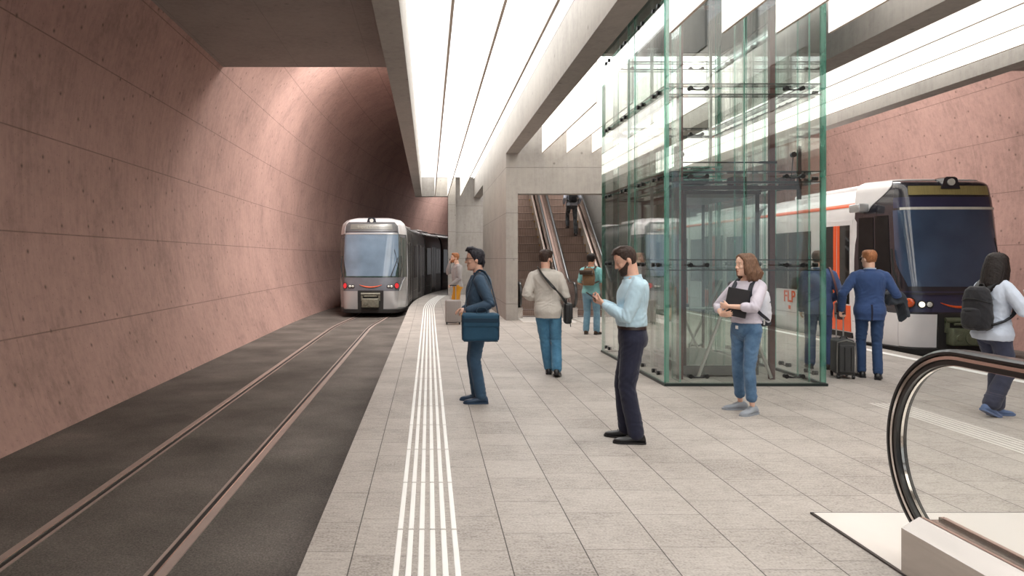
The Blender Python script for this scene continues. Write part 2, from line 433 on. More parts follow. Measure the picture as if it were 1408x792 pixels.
# block around the escalators
b = MB()
b.box(2.06, 2.38, 19.5, 27.8, 0, ZT); b.box(5.76, 6.08, 19.5, 27.8, 0, ZT)
b.box(2.38, 5.76, 19.5, 19.95, 3.40, ZT)
b.box(2.38, 5.76, 27.4, 27.8, 0, ZT)
struct(b.build('wall_portal', M_GREY))
b = MB(); b.box(0.86, 1.20, 32.9, 33.6, 0, ZT); b.box(1.20, 8.47, 33.6, 34.0, 0, ZT)
struct(b.build('wall_back', M_GREY))
# lift well above the luminous ceiling
b = MB()
b.box(2.75, 2.95, 9.1, 13.15, ZL-0.04, ZT); b.box(5.22, 5.42, 9.1, 13.15, ZL-0.04, ZT)
b.box(2.95, 5.22, 9.0, 9.2, ZL-0.04, ZT); b.box(2.95, 5.22, 12.95, 13.15, ZL-0.04, ZT)
struct(b.build('trim_6', M_GREY))
# luminous ceilings between the beams
b = MB()
def lum(x0, x1, y0, y1): b.box(x0, x1, y0, y1, ZL, ZL+0.06)
lum(-0.33, 2.06, -6, 32.9)
lum(2.40, 5.65, -6, 9.0); lum(2.40, 5.65, 13.15, 19.5); lum(2.40, 2.75, 9.0, 13.15); lum(5.42, 5.65, 9.0, 13.15); lum(2.4, 5.65, 27.8, 33.6)
lum(6.05, 8.47, -6, 33.6); lum(2.06, 2.40, 27.8, 33.6)
struct(b.build('ceiling', M_LUM))
# upstands beside the two roof slots
b = MB(); b.box(-2.00, -1.71, 14.5, 22.8, 7.68, 8.8); struct(b.build('trim_7', M_GREY))
b = MB(); b.box(9.85, 10.14, 14.8, 23.1, 7.68, 8.8); struct(b.build('trim_8', M_GREY))
for nm, mir, yv in (('trim_9', False, 22.62), ('trim_10', True, 22.92)):
    arch = [p for p in profile(1.70) if p[1] > 7.6]
    poly = [(p[0], p[1]-0.015) for p in arch]+[(-0.31, 8.8), (-2.0, 8.8)]
    if mir: poly = [(8.14-x, z) for x, z in poly]
    b = MB(); b.prism(poly, yv-0.02, yv+0.2, 'xz'); struct(b.build(nm, M_GREY))
# hanging baffles
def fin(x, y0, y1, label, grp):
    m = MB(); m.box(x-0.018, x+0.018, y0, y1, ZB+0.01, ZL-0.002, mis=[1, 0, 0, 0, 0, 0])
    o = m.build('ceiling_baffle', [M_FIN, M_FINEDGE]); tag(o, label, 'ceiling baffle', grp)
for k, x in enumerate((0.265, 0.845, 1.425)):
    fin(x, -6, 32.88, ['long white ceiling baffle nearest the left track in the bright left bay', 'long white ceiling baffle down the middle of the bright left bay',
                        'long white ceiling baffle nearest the grey beam in the bright left bay'][k], 'baffles in the left light bay')
for k, x in enumerate((3.04, 3.70, 4.38, 5.04)):
    p = ['first', 'second', 'third', 'fourth'][k]
    fin(x, -6, 9.15, 'white ceiling baffle ending in front of the glass lift, %s from the left' % p, 'baffles in front of the lift')
    fin(x, 13.2, 19.48, 'white ceiling baffle between lift and escalator wall, %s from the left' % p, 'baffles behind the lift')
for k, x in enumerate((6.6, 7.22, 7.86)):
    fin(x, -6, 33.5, 'long white ceiling baffle over the right platform edge, %s from the lift' % ['first', 'second', 'third'][k], 'baffles in the right light bay')

# daylight down the two roof slots beside the slabs, and one farther along the left tunnel
def area(name, loc, sx, sy, power, rot=(0, 0, 0), col=(1, 0.97, 0.93)):
    l = bpy.data.lights.new(name, 'AREA'); l.shape = 'RECTANGLE'; l.size = sx; l.size_y = sy; l.energy = power; l.color = col
    o = bpy.data.objects.new(name, l); COL.objects.link(o); o.location = loc; o.rotation_euler = rot; return o
area('skylight_left', (-1.12, 16.8, 8.02), 0.85, 3.5, 300, (0.22, 0.42, 0))
area('skylight_left', (-1.12, 20.55, 8.02), 0.85, 3.6, 600, (0.62, 0.38, 0))
area('skylight_right', (9.26, 19.0, 8.02), 0.85, 7.2, 560, (0.10, -0.45, 0))
area('skylight_tunnel', (1.6, 50, 6.8), 2.5, 5, 420)

# ------------------------------------------------------------------ rails
def track_c(y): return -2.155+0.30*sstep(19.5, 25.0, y)+off(y)
def rail(xf, label, y0=-4.0, y1=70.0, flip=1):
    r = thing('tram_rail', label, 'rail')
    path = []; y = y0
    while y <= y1: path.append((xf(y), y, -0.25)); y += 2.0 if y < 18 else 0.8
    def strip(name, a, c, h0, h1, mat):
        m = MB(); lo, hi = sorted((a*flip, c*flip))
        m.sweep([(lo, h0), (hi, h0), (hi, h1), (lo, h1)], path); m.build(name, mat, r)
    strip('rail_head', -0.060, 0.0, -0.06, 0.008, M_STEEL)
    strip('running_edge', 0.0, 0.012, -0.06, 0.010, M_RAILBR)
    strip('flange_groove', 0.012, 0.052, -0.06, 0.0012, M_GROOVE)
    strip('guard_lip', 0.052, 0.075, -0.06, 0.007, M_STEEL)
rail(lambda y: track_c(y)-0.52, 'steel grooved rail nearest the pink left wall', flip=1)
rail(lambda y: track_c(y)+0.52, 'steel grooved rail nearest the platform edge, left track', flip=-1)
rail(lambda y: 9.0, 'steel grooved rail under the right tram, platform side', flip=1, y1=55)
rail(lambda y: 10.04, 'steel grooved rail under the right tram, wall side', flip=-1, y1=55)

# ------------------------------------------------------------------ tactile guide strips and edge line
g = thing('tactile_strip', 'white six-line tactile guide strip along the left platform edge', 'tactile strip')
for k in range(6):
    m = MB(); xc = -0.176+k*0.0655
    y = -3.0
    while y < 32.7:
        y1 = min(32.7, y+0.91); n = 1 if y < 20 else 2
        path = []
        for i in range(n+1):
            yy = y+(y1-y)*i/n; path.append((xc+0.00701*max(0, yy-23.5)**2, yy, 0.0))
        m.sweep([(-0.0165, 0.0005), (0.0165, 0.0005), (0.013, 0.004), (-0.013, 0.004)], path); y += 0.93
    m.build('guide_line', M_WHITE, g)
g = thing('tactile_strip', 'pale six-line tactile strip on the floor behind the escalator handrail', 'tactile strip')
for k in range(6):
    m = MB(); xc = 5.04+k*0.0655; m.box(xc-0.0165, xc+0.0165, -3, 8.3, 0.0004, 0.003); m.build('guide_line', M_OFFWHITE, g)
m = MB(); m.box(7.90, 8.05, -3, 33, 0.0005, 0.003)
tag(m.build('edge_line', M_WHITE), 'white safety line along the right platform edge beside the tram', 'floor marking')
# ------------------------------------------------------------------ trams
M_TWHITE = plain('tram_white', rgb(228, 226, 228), 0.28, var=0.02, coat=0.4)
M_TMASK = plain('tram_black_mask', rgb(44, 44, 52), 0.18, var=0.03, coat=0.6)
M_TNAVY = plain('tram_navy_band', rgb(52, 54, 82), 0.22, var=0.03, coat=0.5)
M_TWIN = plain('tram_windscreen', rgb(62, 80, 106), 0.06, var=0.25, scale=1.2, coat=0.8)  # blue base colour carries the screen's bluish reflection
M_TWIN2 = plain('tram_windscreen_pale', rgb(112, 130, 148), 0.08, var=0.2, scale=1.5, coat=0.8)  # glass tint lightened to stand in for the reflected sky
M_TGLASS = plain('tram_dark_glass', rgb(26, 26, 28), 0.05, var=0.1, coat=0.7)
M_TGLASSD = plain('tram_dull_glass', rgb(30, 30, 31), 0.25, var=0.15, spec=0.25)
M_TGLASS2 = plain('tram_green_glass', rgb(48, 66, 62), 0.06, var=0.35, scale=5, coat=0.7)
M_TORANGE = plain('tram_orange', rgb(232, 96, 48), 0.35, var=0.03)
M_TSILVER = plain('tram_silver', rgb(200, 202, 204), 0.22, 0.55, var=0.04, scale=2)
M_TGREY = plain('tram_grey_mask', rgb(118, 120, 128), 0.25, 0.3, var=0.05)
M_TDARK = plain('tram_underframe', rgb(34, 33, 33), 0.6)
M_TBODYDK = plain('tram_dark_body', rgb(46, 44, 44), 0.4, var=0.05, spec=0.3)
M_TPILLAR = plain('tram_pillar', rgb(118, 114, 110), 0.35, var=0.05)
M_TDISP = plain('tram_display', rgb(158, 146, 98), 0.35, var=0.12, scale=3, stretch=(20, 1, 1))
M_THOOD = plain('tram_display_hood', rgb(84, 84, 86), 0.3, var=0.05)
M_TDISP2 = plain('tram_display_grey', rgb(108, 107, 101), 0.3, var=0.08)
M_TTEXT = plain('display_letters', rgb(150, 148, 138), 0.5)
M_LAMP = emit('lamp_warm', (1, 0.93, 0.72, 1), 1.6)
M_LAMPW = plain('lamp_white', rgb(214, 214, 208), 0.15, coat=0.8)
M_LAMPO = plain('lamp_orange', rgb(206, 82, 30), 0.12, var=0.3, scale=40, coat=0.9)
M_LAMPR = emit('lamp_red', (0.9, 0.055, 0.06, 1), 0.9)
M_METAL = plain('cast_metal', rgb(118, 116, 104), 0.5, 0.4, var=0.2, scale=20)
M_OLIVE = plain('coupler_olive', rgb(98, 104, 84), 0.55, 0.2, var=0.2, scale=15)
M_RUBBER = plain('bellows_rubber', rgb(40, 39, 40), 0.7)

NW = 1.10
_half = catmull([(0, 0, 0), (0.30, 0.005, 0), (0.58, 0.035, 0), (0.76, 0.085, 0), (0.855, 0.19, 0), (0.905, 0.40, 0), (0.97, 0.75, 0), (1.04, 1.02, 0), (NW, 1.3, 0)], 12)
_len = [0.0]
for _i in range(1, len(_half)): _len.append(_len[-1]+(_half[_i]-_half[_i-1]).length)
_sn = [l/_len[-1] for l in _len]
SQUARE = [False]      # the right tram has an upright brow, the left one a rounded hood
def nose(s, z):
    """point of the cab skin: s runs -1..1 round the nose, z is height above the rail"""
    a = abs(s); x = interp(a, _sn, [p.x for p in _half]); y = interp(a, _sn, [p.y for p in _half])
    if SQUARE[0]:
        wz = interp(z, [0.2, 0.5, 1.2, 2.0, 2.6, 2.9, 3.12, 3.22, 3.27], [0.965, 0.99, 1, 1, 0.99, 0.975, 0.955, 0.90, 0.80])
        rk = interp(z, [0.2, 0.9, 1.25, 2.8, 3.0, 3.16, 3.23, 3.27], [0.05, 0.0, 0.03, 0.24, 0.27, 0.30, 0.40, 0.60])
        return Vector((math.copysign(x*wz, s), y+rk*max(0.0, 1-y/1.3), z))
    wz = interp(z, [0.2, 0.5, 1.2, 2.0, 2.6, 2.9, 3.08, 3.2, 3.27], [0.965, 0.99, 1, 1, 0.985, 0.96, 0.92, 0.80, 0.55])
    rk = interp(z, [0.2, 0.9, 1.25, 2.8, 3.0, 3.15, 3.23, 3.27], [0.05, 0.0, 0.03, 0.27, 0.33, 0.46, 0.70, 1.0])
    fr = max(0.0, 1-y/1.3)
    return Vector((math.copysign(x*wz, s), y+rk*fr, z))
def nose_n(s, z):
    e = 1e-3; a = nose(s+e, z)-nose(s-e, z); c = nose(s, z+e)-nose(s, z-e)
    n = a.cross(c); n.normalize(); return n
def patch(name, mat, parent, zs, sl, sr, o=0.008, n=16, th=0.02):
    """a fitted panel on the cab skin, with thickness"""
    outer, inner = [], []
    for z in zs:
        a, c = sl(z), sr(z); r1, r2 = [], []
        for i in range(n+1):
            s = a+(c-a)*i/n; p = nose(s, z); nn = nose_n(s, z)
            r1.append(p+nn*o); r2.append(p-nn*(th-o))
        outer.append(r1); inner.append(r2)
    m = MB(); m.quadgrid(outer); m.quadgrid([r[::-1] for r in inner])
    m.quadgrid([outer[0], inner[0]]); m.quadgrid([inner[-1], outer[-1]])
    m.quadgrid([[r[0], q[0]] for r, q in zip(outer, inner)]); m.quadgrid([[q[-1], r[-1]] for r, q in zip(outer, inner)])
    bm_ = m.build(name, mat, parent, smooth=True, angle=35)
    return bm_
def lin_z(a, b, n): return [a+(b-a)*i/n for i in range(n+1)]
SECT = [(1.08, 0.22), (1.10, 0.5), (1.10, 2.45), (1.085, 2.65), (1.05, 2.86), (0.97, 3.02), (0.84, 3.13), (0.5, 3.23), (0.0, 3.27)]
SECTF = SECT+[(-x, z) for x, z in SECT[-2::-1]]
def side_x(z): return interp(z, [p[1] for p in SECT[:6]], [p[0] for p in SECT[:6]])
def lamp(parent, s, z, r, mat, ringmat, name='headlamp'):
    p = nose(s, z); nn = nose_n(s, z); m = MB()
    q = nn.to_track_quat('Z', 'Y').to_matrix()
    m.ell(p+nn*0.012, (r, r, 0.025), 18, 8, mat=q)
    o = m.build(name, mat, parent, smooth=True)
    m = MB(); m.tube([p+nn*0.010+q @ Vector((math.cos(2*PI*k/20)*(r+0.008), math.sin(2*PI*k/20)*(r+0.008), 0)) for k in range(20)], 0.012, n=6, closed=True)
    m.build('lamp_ring', ringmat, o, smooth=True)
def cab(root, st):
    rows = []
    zs = [0.2, 0.3, 0.45, 0.6, 0.8, 0.9, 1.05, 1.25, 1.5, 1.8, 2.1, 2.4, 2.6, 2.8, 2.92, 3.0, 3.08, 3.15, 3.2, 3.24, 3.27]
    for z in zs: rows.append([nose(-1+2*i/72, z) for i in range(73)])
    m = MB(); m.quadgrid(rows); m.quadgrid([rows[-1], [Vector((p.x*0.3, max(p.y, 1.25), 3.275)) for p in rows[-1]]])
    m.quadgrid([[Vector((p.x*0.2, 1.2, 0.2)) for p in rows[0]], rows[0]])
    m.build('cab_shell', st['mask'], root, smooth=True)
    # roof fairing: white, sweeping forward over the sides
    if st['roof_front']:
        patch('roof_fairing', st['white'], root, lin_z(3.0, 3.265, 8), lambda z: -1.0, lambda z: 1.0, o=0.012, n=60)
        patch('display_hood', st['mask2'], root, lin_z(2.80, 3.10, 8), lambda z: -0.44+0.04*sstep(3.0, 3.1, z), lambda z: 0.44-0.04*sstep(3.0, 3.1, z), o=0.022, n=24)
        for sg in (-1, 1):
            patch('roof_fairing', st['white'], root, lin_z(2.72, 3.0, 4), (lambda z: 0.50) if sg > 0 else (lambda z: -1.0), (lambda z: 1.0) if sg > 0 else (lambda z: -0.50), o=0.012)
    else:
        for sg in (-1, 1):
            f = lambda z: 0.52+0.30*(1-sstep(2.70, 3.20, z))
            patch('roof_fairing', st['white'], root, lin_z(2.72, 3.265, 14), (lambda z: f(z)) if sg > 0 else (lambda z: -1.0), (lambda z: 1.0) if sg > 0 else (lambda z: -f(z)), o=0.014, n=24)
        patch('roof_crown', st['white'], root, lin_z(3.245, 3.268, 3), lambda z: -1, lambda z: 1, o=0.016, n=50)
    if st.get('navy'):
        patch('navy_band', M_TNAVY, root, lin_z(2.74, 2.93, 4), lambda z: -0.50, lambda z: 0.50, o=0.006, n=24)
        patch('navy_band', M_TNAVY, root, lin_z(0.90, 1.26, 5), lambda z: -0.52, lambda z: 0.52, o=0.006, n=24)
        patch('bonnet_ledge', M_TMASK, root, lin_z(1.20, 1.235, 2), lambda z: -0.50, lambda z: 0.50, o=0.035, n=24, th=0.05)
    # windscreen, narrower at its foot
    wl = lambda z: 0.505-0.10*(1-sstep(1.28, 1.85, z))
    if st['roof_front']:
        patch('windscreen_surround', M_TGLASS2, root, lin_z(1.30, 2.71, 8), lambda z: -0.53, lambda z: 0.53, o=0.006, n=24)
        wl = lambda z: 0.455-0.075*(1-sstep(1.34, 2.0, z))
    patch('windscreen', st['win'], root, lin_z(1.34, 2.70, 14), lambda z: -wl(z), wl, o=0.010, n=24)
    patch('sun_visor', M_LAMPW if st.get('navy') else M_TSILVER, root, lin_z(2.70, 2.745, 2), lambda z: -0.43, lambda z: 0.43, o=0.022, n=20)
    d = patch('destination_display', st['disp'], root, lin_z(2.965, 3.125, 4), lambda z: -0.36, lambda z: 0.36, o=0.016, n=20) if not st['roof_front'] else \
        patch('destination_display', st['disp'], root, lin_z(2.86, 3.02, 4), lambda z: -0.34, lambda z: 0.34, o=0.030, n=20)
    if st.get('text'):
        p = nose(-0.04, 2.94); nn = nose_n(0, 2.94); q = Vector((0, -1, 0.0)).to_track_quat('Z', 'Y')
        M = Matrix.Translation(p+nn*0.040) @ Matrix(((1, 0, 0), (0, nn.z, -nn.y*-1), (0, -nn.y, nn.z))).to_4x4()
        X = Vector((1, 0, 0)); Z = nn; Y = Z.cross(X)
        M = Matrix.Translation(p+nn*0.036) @ Matrix((X, Y, Z)).transposed().to_4x4()
        text_mesh(st['text'], 0.115, 'display_text', M_TTEXT, d, M, depth=0.003)
    # lamp on the roof edge
    zt = 3.16 if not st['roof_front'] else 3.13
    p = nose(0, zt); m = MB()
    m.prism([(-0.17, -0.09), (0.17, -0.09), (0.115, 0.10), (0.07, 0.125), (-0.07, 0.125), (-0.115, 0.10)], p.y-0.05, p.y+0.25, 'xz')
    m.xform(Matrix.Translation((0, 0, zt)))
    h = m.build('roof_lamp', M_TMASK, root)
    m = MB(); m.cyl((0, p.y-0.075, zt+0.03), (0, p.y-0.045, zt+0.03), 0.062, 20); m.build('lamp_lens', M_LAMPW, h, smooth=True)
    # cab side windows and lower panels
    for sg in (-1, 1):
        F = (lambda a, c: ((lambda z: a), (lambda z: c))) if sg > 0 else (lambda a, c: ((lambda z: -c), (lambda z: -a)))
        l, r = F(0.57, 0.74); patch('cab_side_window', st['side'], root, lin_z(1.30, 2.62, 6), l, r, o=0.010)
        l, r = F(0.76, 0.94); patch('cab_side_window', st['side'], root, lin_z(1.30, 2.60, 6), l, r, o=0.010)
        l, r = F(0.20, 0.50); patch('front_panel', st['lower'], root, lin_z(0.28, 0.86, 6), l, r, o=0.014)
        if st['roof_front']:
            g = lambda z: 1.0
            k = lambda z: 0.51+0.0*z
            zz = lin_z(0.26, 0.86, 6)
            patch('corner_panel', st['lower'], root, zz, (lambda z: 0.505) if sg > 0 else (lambda z: -1.0), (lambda z: 1.0) if sg > 0 else (lambda z: -0.505), o=0.012)
            tri = lambda z: 0.52+0.40*(z-0.86)/0.50
            patch('corner_panel', st['lower'], root, lin_z(0.865, 1.28, 5), (lambda z: tri(z)) if sg > 0 else (lambda z: -1.0), (lambda z: 1.0) if sg > 0 else (lambda z: -tri(z)), o=0.012)
        else:
            l, r = F(0.505, 1.0); patch('corner_panel', st['lower'], root, lin_z(0.26, 0.86, 6), l, r, o=0.014)
            l, r = F(0.80, 1.0); patch('corner_panel', st['lower'], root, lin_z(0.865, 1.22, 4), (lambda z: 0.62+0.36*(z-0.86)/0.36) if sg > 0 else (lambda z: -1.0), (lambda z: 1.0) if sg > 0 else (lambda z: -0.62-0.36*(z-0.86)/0.36), o=0.014)
        for s_, z_, r_, mt in st['lamps']: lamp(root, s_*sg, z_, r_, mt, M_TDARK)
        # wiper / mirror arm
        m = MB(); a = nose(0.52*sg, 2.0); c = nose(0.47*sg, 1.30); nn = nose_n(0.5*sg, 1.6)
        m.tube([a+nn*0.05, (a+c)/2+nn*0.09, c+nn*0.04], 0.018, n=8); m.build('mirror_arm', M_TDARK, root, smooth=True)
    m = MB(); a = nose(0.42, 1.95)+nose_n(0.42, 1.95)*0.03; c = nose(0.30, 1.30)+nose_n(0.3, 1.3)*0.04
    m.tube([c, a], [0.014, 0.010], n=6); m.tube([nose(0.36, 2.2)+nose_n(0.36, 2.2)*0.025, nose(0.44, 1.6)+nose_n(0.44, 1.6)*0.025], 0.009, n=6)
    m.build('wiper', M_TDARK, root, smooth=True)
    # emblem: curved swoosh
    m = MB(); pts = []
    for i in range(15):
        s = -0.17+0.34*i/14; z = 1.06-0.075*(1-(s/0.17)**2); pts.append(nose(s, z)+nose_n(s, z)*0.012)
    rr = [0.006+0.016*math.sin(PI*i/14) for i in range(15)]
    m.tube(pts, rr, n=8); m.build('emblem', st['emblem'], root, smooth=True)
    # coupler niche
    m = MB(); m.box(-0.40, 0.40, -0.01, 0.5, 0.24, 0.88); m.build('coupler_niche', M_TDARK, root)
    m = MB()
    m.rbox((0, -0.08, 0.48), 0.27, 0.10, 0.15, 0.03); m.cyl((0.06, -0.20, 0.47), (0.06, -0.1, 0.47), 0.12, 20); m.cyl((-0.15, -0.20, 0.47), (-0.15, -0.1, 0.47), 0.055, 14, r1=0.09)
    m.cyl((-0.30, -0.03, 0.76), (0.30, -0.03, 0.76), 0.05, 12); m.box(-0.30, -0.24, -0.06, 0.04, 0.55, 0.76); m.box(0.24, 0.30, -0.06, 0.04, 0.55, 0.76)
    m.cyl((-0.2, -0.12, 0.70), (0.2, -0.12, 0.70), 0.022, 10)
    m.build('coupler', st['coupler'], root, smooth=True)
    m = MB(); pr = [nose(-0.93+1.86*i/40, 0.30) for i in range(41)]
    m.sweep([(-0.02, -0.16), (0.05, -0.14), (0.06, -0.04), (-0.02, -0.02)], [p+Vector((0, -0.01, 0)) for p in pr]); m.build('bumper', M_TDARK, root, smooth=True)

def module(root, L, y0, M, st, layout, logo=False):
    """one articulated body section; layout = list of (kind, a, b) along the side from its front"""
    m = MB(); rows = [[(x, y0+y, z) for x, z in SECTF] for y in (0.0, 0.05, L-0.05, L)]
    rows = [[(x*(0.985 if i in (0, 3) else 1), y, z) for x, y, z in r] for i, r in enumerate(rows)]
    m.quadgrid(rows, cap0=True, cap1=True); m.xform(M)
    body = m.build('car_body', st['body'], root, smooth=True, angle=30)
    m = MB(); m.box(-0.9, 0.9, y0+0.3, y0+L-0.3, 0.03, 0.24)
    for yy in (y0+0.8, y0+1.9):
        for xx in (-0.52, 0.52): m.cyl((xx-0.05, yy, 0.29), (xx+0.05, yy, 0.29), 0.28, 20)
    m.xform(M); m.build('bogie', M_TDARK, root)
    def sidebox(nm, mat, par, sg, a, c, z0, z1, t=0.012, z_n=4):
        mm = MB(); o_, i_ = [], []
        for k in range(z_n+1):
            z = z0+(z1-z0)*k/z_n; x = side_x(z)
            o_.append([(sg*(x+t), y0+a, z), (sg*(x+t), y0+c, z)]); i_.append([(sg*(x-0.03), y0+a, z), (sg*(x-0.03), y0+c, z)])
        mm.quadgrid(o_); mm.quadgrid(i_); mm.quadgrid([o_[0], i_[0]]); mm.quadgrid([o_[-1], i_[-1]])
        mm.quadgrid([[p[0], q[0]] for p, q in zip(o_, i_)]); mm.quadgrid([[p[1], q[1]] for p, q in zip(o_, i_)])
        mm.xform(M); return mm.build(nm, mat, par)
    for sg in (-1, 1):
        if st.get('stripe'): sidebox('orange_stripe', M_TORANGE, root, sg, 0.06, L-0.06, 2.83, 2.90, 0.010)
        for kind, a, c in layout:
            if kind == 'window':
                w_ = sidebox('side_window', st.get('glass', M_TGLASS), root, sg, a, c, 1.15, 2.42)
                if c-a > 1.3: sidebox('window_bar', M_TPILLAR, w_, sg, (a+c)/2-0.02, (a+c)/2+0.02, 1.15, 2.42, 0.018)
            elif kind == 'door':
                d = sidebox('door', st['door'], root, sg, a, c, 0.30, 2.58, 0.010)
                mid = (a+c)/2; e = (c-a)*0.5
                for u0, u1 in ((a+0.06, mid-0.03), (mid+0.03, c-0.06)):
                    sidebox('door_glass', st.get('glass', M_TGLASS), d, sg, u0+0.03, u1-0.03, 0.95 if st.get('stripe') else 0.5, 2.48, 0.016)
                if st.get('stripe'):
                    sidebox('orange_panel', M_TORANGE, d, sg, a+0.05, c-0.05, 0.42, 0.92, 0.018)
                    for u in (mid-0.065, mid+0.065): sidebox('orange_edge', M_TORANGE, d, sg, u-0.045, u+0.045, 0.92, 2.48, 0.022)
                sidebox('door_sill', M_TDARK, d, sg, a, c, 0.30, 0.40, 0.02)
            elif kind == 'pillar': sidebox('pillar', M_TPILLAR, root, sg, a, c, 0.3, 2.5, 0.016)
        sidebox('panel_joint', M_TPILLAR, root, sg, 0.05, L-0.05, 0.63, 0.638, 0.004)
    # roof equipment
    m = MB(); m.rbox((0, y0+L*0.5, 3.24), 0.55, L*0.33, 0.07, 0.05); m.xform(M); m.build('roof_unit', st['white'], root, smooth=True)
    if logo:
        # letters on the skirt, platform side
        X = Vector((0, -1, 0)); Y = Vector((0, 0, 1)); Z = Vector((-1, 0, 0))
        Q = Matrix((X, Y, Z)).transposed().to_4x4()
        T = M @ Matrix.Translation((-side_x(0.95)-0.006, y0+logo, 0.97)) @ Q
        text_mesh('FLP', 0.36, 'company_letters', M_TORANGE, root, T, depth=0.004, bold=0.004)
        m = MB(); m.box(-side_x(0.8)-0.010, -side_x(0.8)+0.01, y0+logo-0.04, y0+logo+0.04, 0.70, 0.78); m.xform(M); m.build('company_letters', M_TORANGE, root)
def bellows(root, pts):
    m = MB(); rows = []
    n = len(pts)
    for i, (c, yaw) in enumerate(pts):
        k = 0.93 if i % 2 else 0.87; R = Matrix.Rotation(yaw, 3, 'Z')
        rows.append([Vector(c)+R @ Vector((x*k, 0, 0.1+z*0.955*(1 if i % 2 else 0.98))) for x, z in SECTF])
    m.quadgrid(rows, cap0=True, cap1=True); m.build('bellows', M_RUBBER, root, smooth=True, angle=20)

# right tram, standing by the right wall
ST_R = dict(mask=M_TMASK, mask2=M_TMASK, white=M_TWHITE, win=M_TWIN, side=M_TGLASSD, lower=M_TWHITE, disp=M_TDISP, body=M_TWHITE, door=M_TWHITE,
            roof_front=False, navy=True, stripe=True, emblem=M_TORANGE, coupler=M_OLIVE,
            lamps=[(0.405, 1.06, 0.082, M_LAMPO), (0.318, 1.03, 0.052, M_LAMP), (0.258, 1.03, 0.048, M_LAMPW)])
T = thing('tram', 'white tram with dark front and orange doors standing at the right platform', 'tram', (9.62, 13.15, -0.25)); T.scale = (1.04, 1.04, 1.04)
SQUARE[0] = True; cab(T, ST_R); SQUARE[0] = False
I4 = Matrix.Identity(4)
module(T, 4.15, 1.25, I4, ST_R, [('door', 0.10, 1.15), ('window', 1.62, 3.55)], logo=2.55)
bellows(T, [((0, 5.4+0.1*i, 0), 0) for i in range(6)])
module(T, 6.2, 5.9, I4, ST_R, [('window', 0.35, 1.35), ('door', 1.55, 3.0), ('window', 3.15, 4.1), ('door', 4.3, 5.6)])
bellows(T, [((0, 12.1+0.1*i, 0), 0) for i in range(6)])
module(T, 6.2, 12.6, I4, ST_R, [('window', 0.4, 2.2), ('door', 2.5, 3.9), ('window', 4.2, 5.8)])
# small mirror box on the cab shoulder
m = MB(); m.rbox((-1.16, 1.05, 2.78), 0.10, 0.16, 0.08, 0.025); m.build('mirror_box', M_TSILVER, T, smooth=True)

# left tram, on the curve
ST_L = dict(mask=M_TGREY, mask2=M_THOOD, white=M_TWHITE, win=M_TWIN2, side=M_TGLASS2, lower=M_TSILVER, disp=M_TDISP2, body=M_TBODYDK, door=M_TBODYDK,
            roof_front=True, navy=False, stripe=False, emblem=M_TORANGE, coupler=M_METAL, glass=M_TGLASSD, text='Lugano Centro',
            lamps=[(0.405, 1.03, 0.088, M_LAMPR), (0.32, 1.01, 0.045, M_LAMPW), (0.275, 1.01, 0.040, M_LAMPW)])
LX, LY = -1.89, 23.5
T2 = thing('tram', 'silver and white tram with red tail lamps leaving on the left track', 'tram', (LX, LY, -0.25)); T2.scale = (1.03, 1.03, 1.0)
cab(T2, ST_L)
def car(y):           # centre line of the left tram in its own coordinates
    return Vector((off(LY+y)*1.0, y, 0))
ya = 1.25
for k in range(5):
    Lm = 3.6 if k == 0 else 4.6
    a, c = car(ya), car(ya+Lm); yaw = math.atan2(-(c.x-a.x), c.y-a.y)
    M = Matrix.Translation(a) @ Matrix.Rotation(yaw, 4, 'Z')
    module(T2, Lm, 0.0, M, ST_L, [('window', 0.25, 1.35), ('pillar', 1.4, 1.5), ('door', 1.55, 2.75), ('pillar', 2.8, 2.9), ('window', 2.95, Lm-0.2)])
    e = ya+Lm; a2, c2 = car(e), car(e+0.5)
    yaw2 = math.atan2(-(c2.x-a2.x), 0.5)
    bellows(T2, [(car(e+0.1*i), yaw2) for i in range(6)])
    ya = e+0.5
m = MB(); m.tube([nose(1.0, 0.3)+Vector((0.012, 0.0, 0)), nose(1.0, 1.5)+Vector((0.012, 0, 0)), nose(1.0, 2.9)+Vector((0.012, 0, 0))], 0.03, n=8); m.build('edge_trim', M_TSILVER, T2, smooth=True)
# ------------------------------------------------------------------ glass lift
M_PANE = glass('lift_glass', (0.945, 0.964, 0.955, 1), refl=1.4)
M_CABGLASS = glass('cab_glass', (0.91, 0.94, 0.925, 1), refl=1.6)
M_CLEAR = glass('clear_glass', (0.965, 0.975, 0.97, 1), refl=1.0)
def edge_glass():
    m = new_mat('green_glass_edge'); t = N(m)
    tr = t.add('ShaderNodeBsdfTransparent', {'Color': (0.58, 0.84, 0.77, 1)})
    co = t.add('ShaderNodeTexCoord').outputs['Object']
    mp = t.add('ShaderNodeMapping', {'Vector': co, 'Scale': (1, 1, 0.25)}).outputs[0]
    nz = t.add('ShaderNodeTexNoise', {'Vector': mp, 'Scale': 3.0, 'Detail': 3.0}).outputs[0]
    c = t.ramp(nz, [(0.35, rgb(84, 150, 132)), (0.6, rgb(164, 218, 203))])
    p = t.add('ShaderNodeBsdfPrincipled', {'Base Color': c, 'Roughness': 0.08, 'Coat Weight': 0.6})
    finish(t, t.add('ShaderNodeMixShader', {0: 0.42, 1: tr.outputs[0], 2: p.outputs[0]}).outputs[0]); return m
M_GEDGE = edge_glass()
M_FITTING = plain('black_fitting', rgb(30, 30, 30), 0.35, 0.5)
M_CHANNEL = plain('dark_channel', rgb(44, 52, 50), 0.4, 0.4)
M_MAROON = plain('maroon_guide', rgb(84, 48, 46), 0.4, 0.3)
M_CABSTEEL = plain('cab_dark_steel', rgb(62, 50, 48), 0.4, 0.5)
M_BRACE = plain('brace_steel', rgb(196, 196, 190), 0.3, 0.6)
M_CABFLOOR = plain('cab_floor', rgb(92, 92, 90), 0.5)

